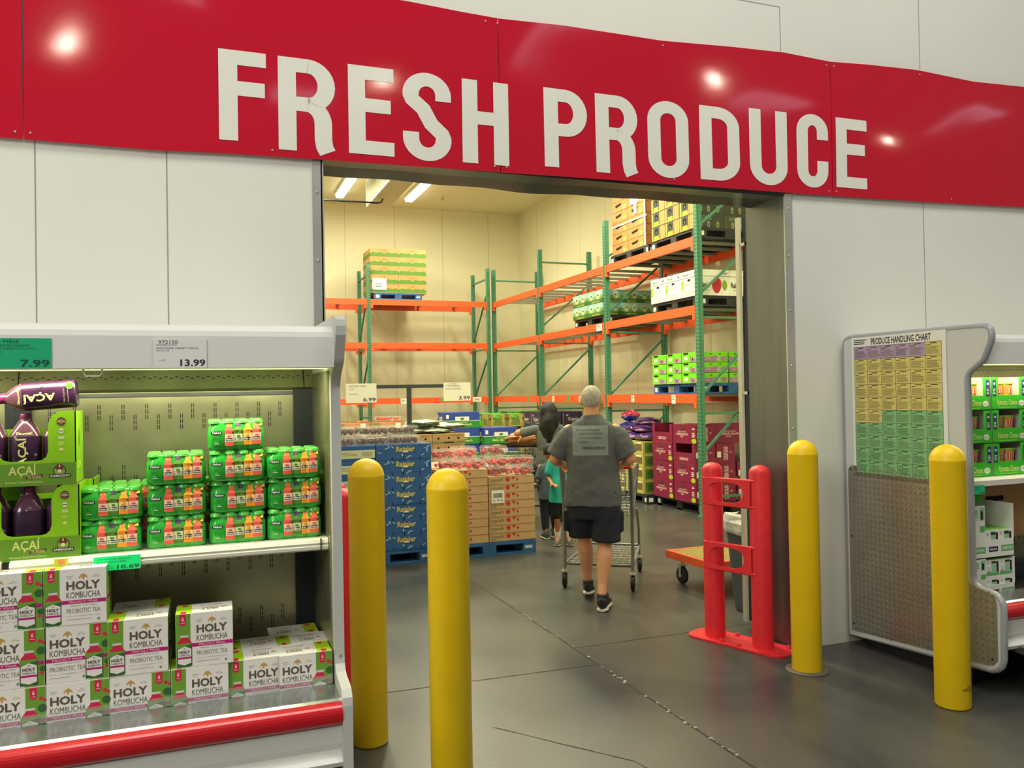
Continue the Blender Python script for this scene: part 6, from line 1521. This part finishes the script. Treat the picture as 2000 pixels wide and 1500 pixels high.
haircap(man, (0, .030, 1.606), .084, .103, .104, HG, lambda x, y, z: z > 1.548 + max(0, (y - .0)) * .9 and not (abs(x) > .072 and z < 1.60 and y > .01), jitter=.008)
SHN = mat('shoe_black', (26, 28, 36), .7); SOLW = mat('sole_white', (214, 210, 196), .6)
shoe(man, (.055, -.300, 0), (.09, -.015, 0), 1.16, SHN, SOLW, laces=SHN)
shoe(man, (-.055, .055, 0), (-.05, .325, 0.0), 1.05, SHN, SOLW, lift=.045, laces=SHN)
# ---- woman with long dark hair, left arm stretched out ----
wom = tag(empty('person', (3.86, 9.02, 0), -.35), 'dark-haired woman from behind in grey top and black leggings, left arm raised', 'person')
mb = MB(); k_ = .915
def S(p): return (p[0] * k_, p[1] * k_, p[2] * k_)
ell(mb, S((0, .035, 1.56)), .072, .09, .105, SKIN2); limb(mb, [S((0, 0, 1.36)), S((0, .01, 1.48))], [.05, .048], SKIN2)
ell(mb, S((0, 0, 1.2)), .12, .08, .2, SKIN2); ell(mb, S((0, 0, .95)), .14, .10, .14, SKIN2)
WS = {1: S((.155, 0, 1.34)), -1: S((-.155, 0, 1.34))}
limb(mb, [WS[-1], S((-.36, .02, 1.30)), S((-.40, .06, 1.29))], [.042, .038, .038], SKIN2); limb(mb, [S((-.40, .06, 1.29)), S((-.36, .32, 1.32))], [.037, .023], SKIN2); hand(mb, S((-.36, .32, 1.32)), (.1, 1, 0), -1, SKIN2, .85)
limb(mb, [WS[1], S((.21, .02, 1.08)), S((.16, .25, 1.02))], [.04, .034, .022], SKIN2); hand(mb, S((.16, .25, 1.02)), (-.1, 1, 0), 1, SKIN2, .85)
for s in (-1, 1):
    kx, ky = (s * .075, .05 if s > 0 else -.04); ax, ay = (s * .06, .06 if s > 0 else -.16)
    limb(mb, [S((s * .085, 0, .88)), S((s * .08, ky * .5, .68)), S((kx, ky, .48))], [.088, .075, .05], SKIN2)
    limb(mb, [S((kx, ky, .48)), S(((kx + ax) / 2, (ky + ay) / 2 - .012, .34)), S((ax, ay, .10))], [.05, .052, .030], SKIN2)
    limb(mb, [S((ax, ay - .02, .05)), S((ax, ay + .10, .035)), S((ax, ay + .17, .025))], [.026, .026, .020], SKIN2)
remesh(mb, .007, 4, 'body', wom, SKIN2)
GT = mat('top_grey', (92, 100, 98), .85)
mb = MB(); mb.loft([oval(0, 0, z * k_, rx, ry) for z, rx, ry in ((.84, .165, .125), (.95, .158, .12), (1.08, .135, .105), (1.2, .145, .105), (1.3, .15, .09), (1.36, .12, .075), (1.41, .06, .055))], GT)
limb(mb, [WS[-1], S((-.32, .02, 1.305))], [.058, .060], GT); limb(mb, [WS[1], S((.20, .02, 1.16))], [.056, .056], GT)
remesh(mb, .009, 5, 'grey_top', wom, GT, disp=.015)
BLKC = mat('leggings_black', (28, 28, 34), .8)
mb = MB(); mb.loft([oval(0, 0, z, rx, ry) for z, rx, ry in ((.70, .14, .11), (.8, .155, .12), (.86, .145, .115))], BLKC)
for s in (-1, 1):
    kx, ky = (s * .075, .05 if s > 0 else -.04); ax, ay = (s * .06, .06 if s > 0 else -.16)
    limb(mb, [S((s * .085, 0, .86)), S((s * .08, ky * .5, .68)), S((kx, ky, .48))], [.096, .083, .058], BLKC); limb(mb, [S((kx, ky, .48)), S(((kx + ax) / 2, (ky + ay) / 2 - .012, .34)), S((ax * .9 + kx * .1, ay * .8 + ky * .2, .19))], [.058, .060, .044], BLKC)
remesh(mb, .008, 4, 'leggings', wom, BLKC)
HBK = mat('hair_black', (15, 13, 14), .7, var=.3, scale=30)
mb = MB(); ell(mb, S((.01, .0, 1.56)), .112, .118, .125, HBK); ell(mb, S((.02, -.05, 1.46)), .105, .085, .12, HBK); limb(mb, [S((.0, -.06, 1.56)), S((.0, -.095, 1.45)), S((.01, -.10, 1.33)), S((.0, -.09, 1.2))], [.06, .075, .068, .035], HBK); limb(mb, [S((-.05, -.03, 1.5)), S((-.07, -.06, 1.36)), S((-.05, -.09, 1.24))], [.05, .045, .02], HBK); limb(mb, [S((.05, -.03, 1.5)), S((.08, -.06, 1.40)), S((.06, -.09, 1.3))], [.05, .045, .02], HBK)
remesh(mb, .008, 3, 'hair', wom, HBK, disp=.03)
for s in (-1, 1):
    ax, ay = (s * .055, .055 if s > 0 else -.147); mb = MB()
    mb.loft([[(ax - .03, ay - .045, z), (ax + .03, ay - .045, z), (ax + .038, ay + .10, z), (ax + .02, ay + .175, z), (ax - .02, ay + .175, z), (ax - .038, ay + .10, z)] for z in (.001, .016)], BLACKR); mb.tube([(ax - .036, ay + .07, .016), (ax - .01, ay + .11, .05), (ax + .036, ay + .07, .016)], .008, BLACKR, 8); mb.build('sandal', wom)
# ---- two children beside her ----
def child(x, y, rz, h, label, shirt, legs, skin, sx=0, shirt_z=.50, face=True, longp=False):
    r = tag(empty('person', (x, y, 0), rz), label, 'person'); k = h / 1.2; mb = MB()
    def q(p): return (p[0] * k, p[1] * k, p[2] * k)
    ell(mb, q((0, .01, 1.095)), .074 * k, .088 * k, .100 * k, skin); ell(mb, q((0, .075, 1.06)), .04 * k, .03 * k, .04 * k, skin); ell(mb, q((0, .096, 1.085)), .011, .014, .016, skin)
    for s in (-1, 1): ell(mb, q((s * .076, .0, 1.085)), .01, .02, .026, skin)
    limb(mb, [q((0, 0, .93)), q((0, 0, 1.02))], [.035 * k, .035 * k], skin); ell(mb, q((0, 0, .83)), .10 * k, .065 * k, .15 * k, skin); ell(mb, q((0, 0, .64)), .10 * k, .075 * k, .10 * k, skin)
    for s in (-1, 1):
        limb(mb, [q((s * .115, 0, .91)), q((s * .155, -.01, .74)), q((s * .11, .10, .66))], [.032 * k, .027 * k, .018 * k], skin); hand(mb, q((s * .11, .10, .66)), (-s * .5, 1, .1), s, skin, .72 * k)
        limb(mb, [q((s * .06, 0, .60)), q((s * .062, .02, .34)), q((s * .06, -.01, .08))], [.058 * k, .038 * k, .026 * k], skin); limb(mb, [q((s * .06, -.01, .08)), q((s * .06, .05, .04))], [.026, .022], skin)
    remesh(mb, .007, 3, 'body', r, skin)
    mb = MB(); mb.loft([oval(0, 0, z * k, rx * k, ry * k) for z, rx, ry in ((shirt_z, .150, .12), (.62, .135, .105), (.75, .12, .09), (.87, .125, .08), (.93, .095, .062), (.965, .045, .045))], shirt)
    for s in (-1, 1): limb(mb, [q((s * .105, 0, .90)), q((s * .145, 0, .78))], [.044 * k, .048 * k], shirt)
    remesh(mb, .009, 4, 'tshirt', r, shirt, disp=.012)
    mb = MB(); lz = .14 if longp else .33
    mb.loft([oval(0, 0, z * k, .115 * k, .088 * k) for z in (.50, .63)], legs)
    for s in (-1, 1): limb(mb, [q((s * .06, 0, .58)), q((s * .064, .02, (.58 + lz) / 2)), q((s * .064, .01, lz))], [.070 * k, .064 * k, (.046 if longp else .062) * k], legs)
    remesh(mb, .008, 3, 'trousers' if longp else 'shorts', r, legs)
    if not longp:
        for s in (-1, 1): mb = MB(); mb.lathe([(.033, .06), (.034, .10), (.036, .185), (.030, .187)], (s * .06 * k, -.01, 0), SOLW, 14); mb.build('sock', r)
    for s in (-1, 1): shoe(r, (s * .06 * k, -.075, 0), (s * .075 * k, .12, 0), .85, mat('shoe_grey', (74, 76, 76), .7), SOLW)
    haircap(r, (0, .0, 1.102 * k), .082 * k, .096 * k, .106 * k, HBK, lambda x_, y_, z_: z_ > 1.06 * k + (y_ > .02) * .06 * k + max(0, y_) * .5, jitter=.01, seed=4)
    for s in (-1, 1):
        mb = MB(); mb.ball((s * .028 * k, .087 * k, 1.10 * k), .0085, flat((236, 232, 226)), 10, 6); mb.ball((s * .028 * k, .0945 * k, 1.10 * k), .0045, INK, 8, 5); mb.build('eye', r)
    mb = MB(); mb.ball((0, .098 * k, 1.048 * k), 1.0, flat((150, 78, 70)), 12, 6, sc=(.016, .006, .0045)); mb.build('mouth', r)
    return r
TEAL = mat('tshirt_teal', (34, 170, 160), .8)
child(3.70, 8.28, 2.75, 1.21, 'child in a teal T-shirt, black shorts and white socks behind the man\'s cart', TEAL, BLKC, SKIN2, shirt_z=.46)
child(3.73, 8.70, -.2, 1.08, 'smaller child in dark long trousers, mostly hidden beside the teal shirt', mat('shirt_grey_blue', (70, 86, 96), .8), mat('jeans_dark', (40, 48, 66), .8), SKIN2, longp=True)
for o in list(COL.objects):
    if o.name.startswith('Empty'): bpy.data.objects.remove(o)
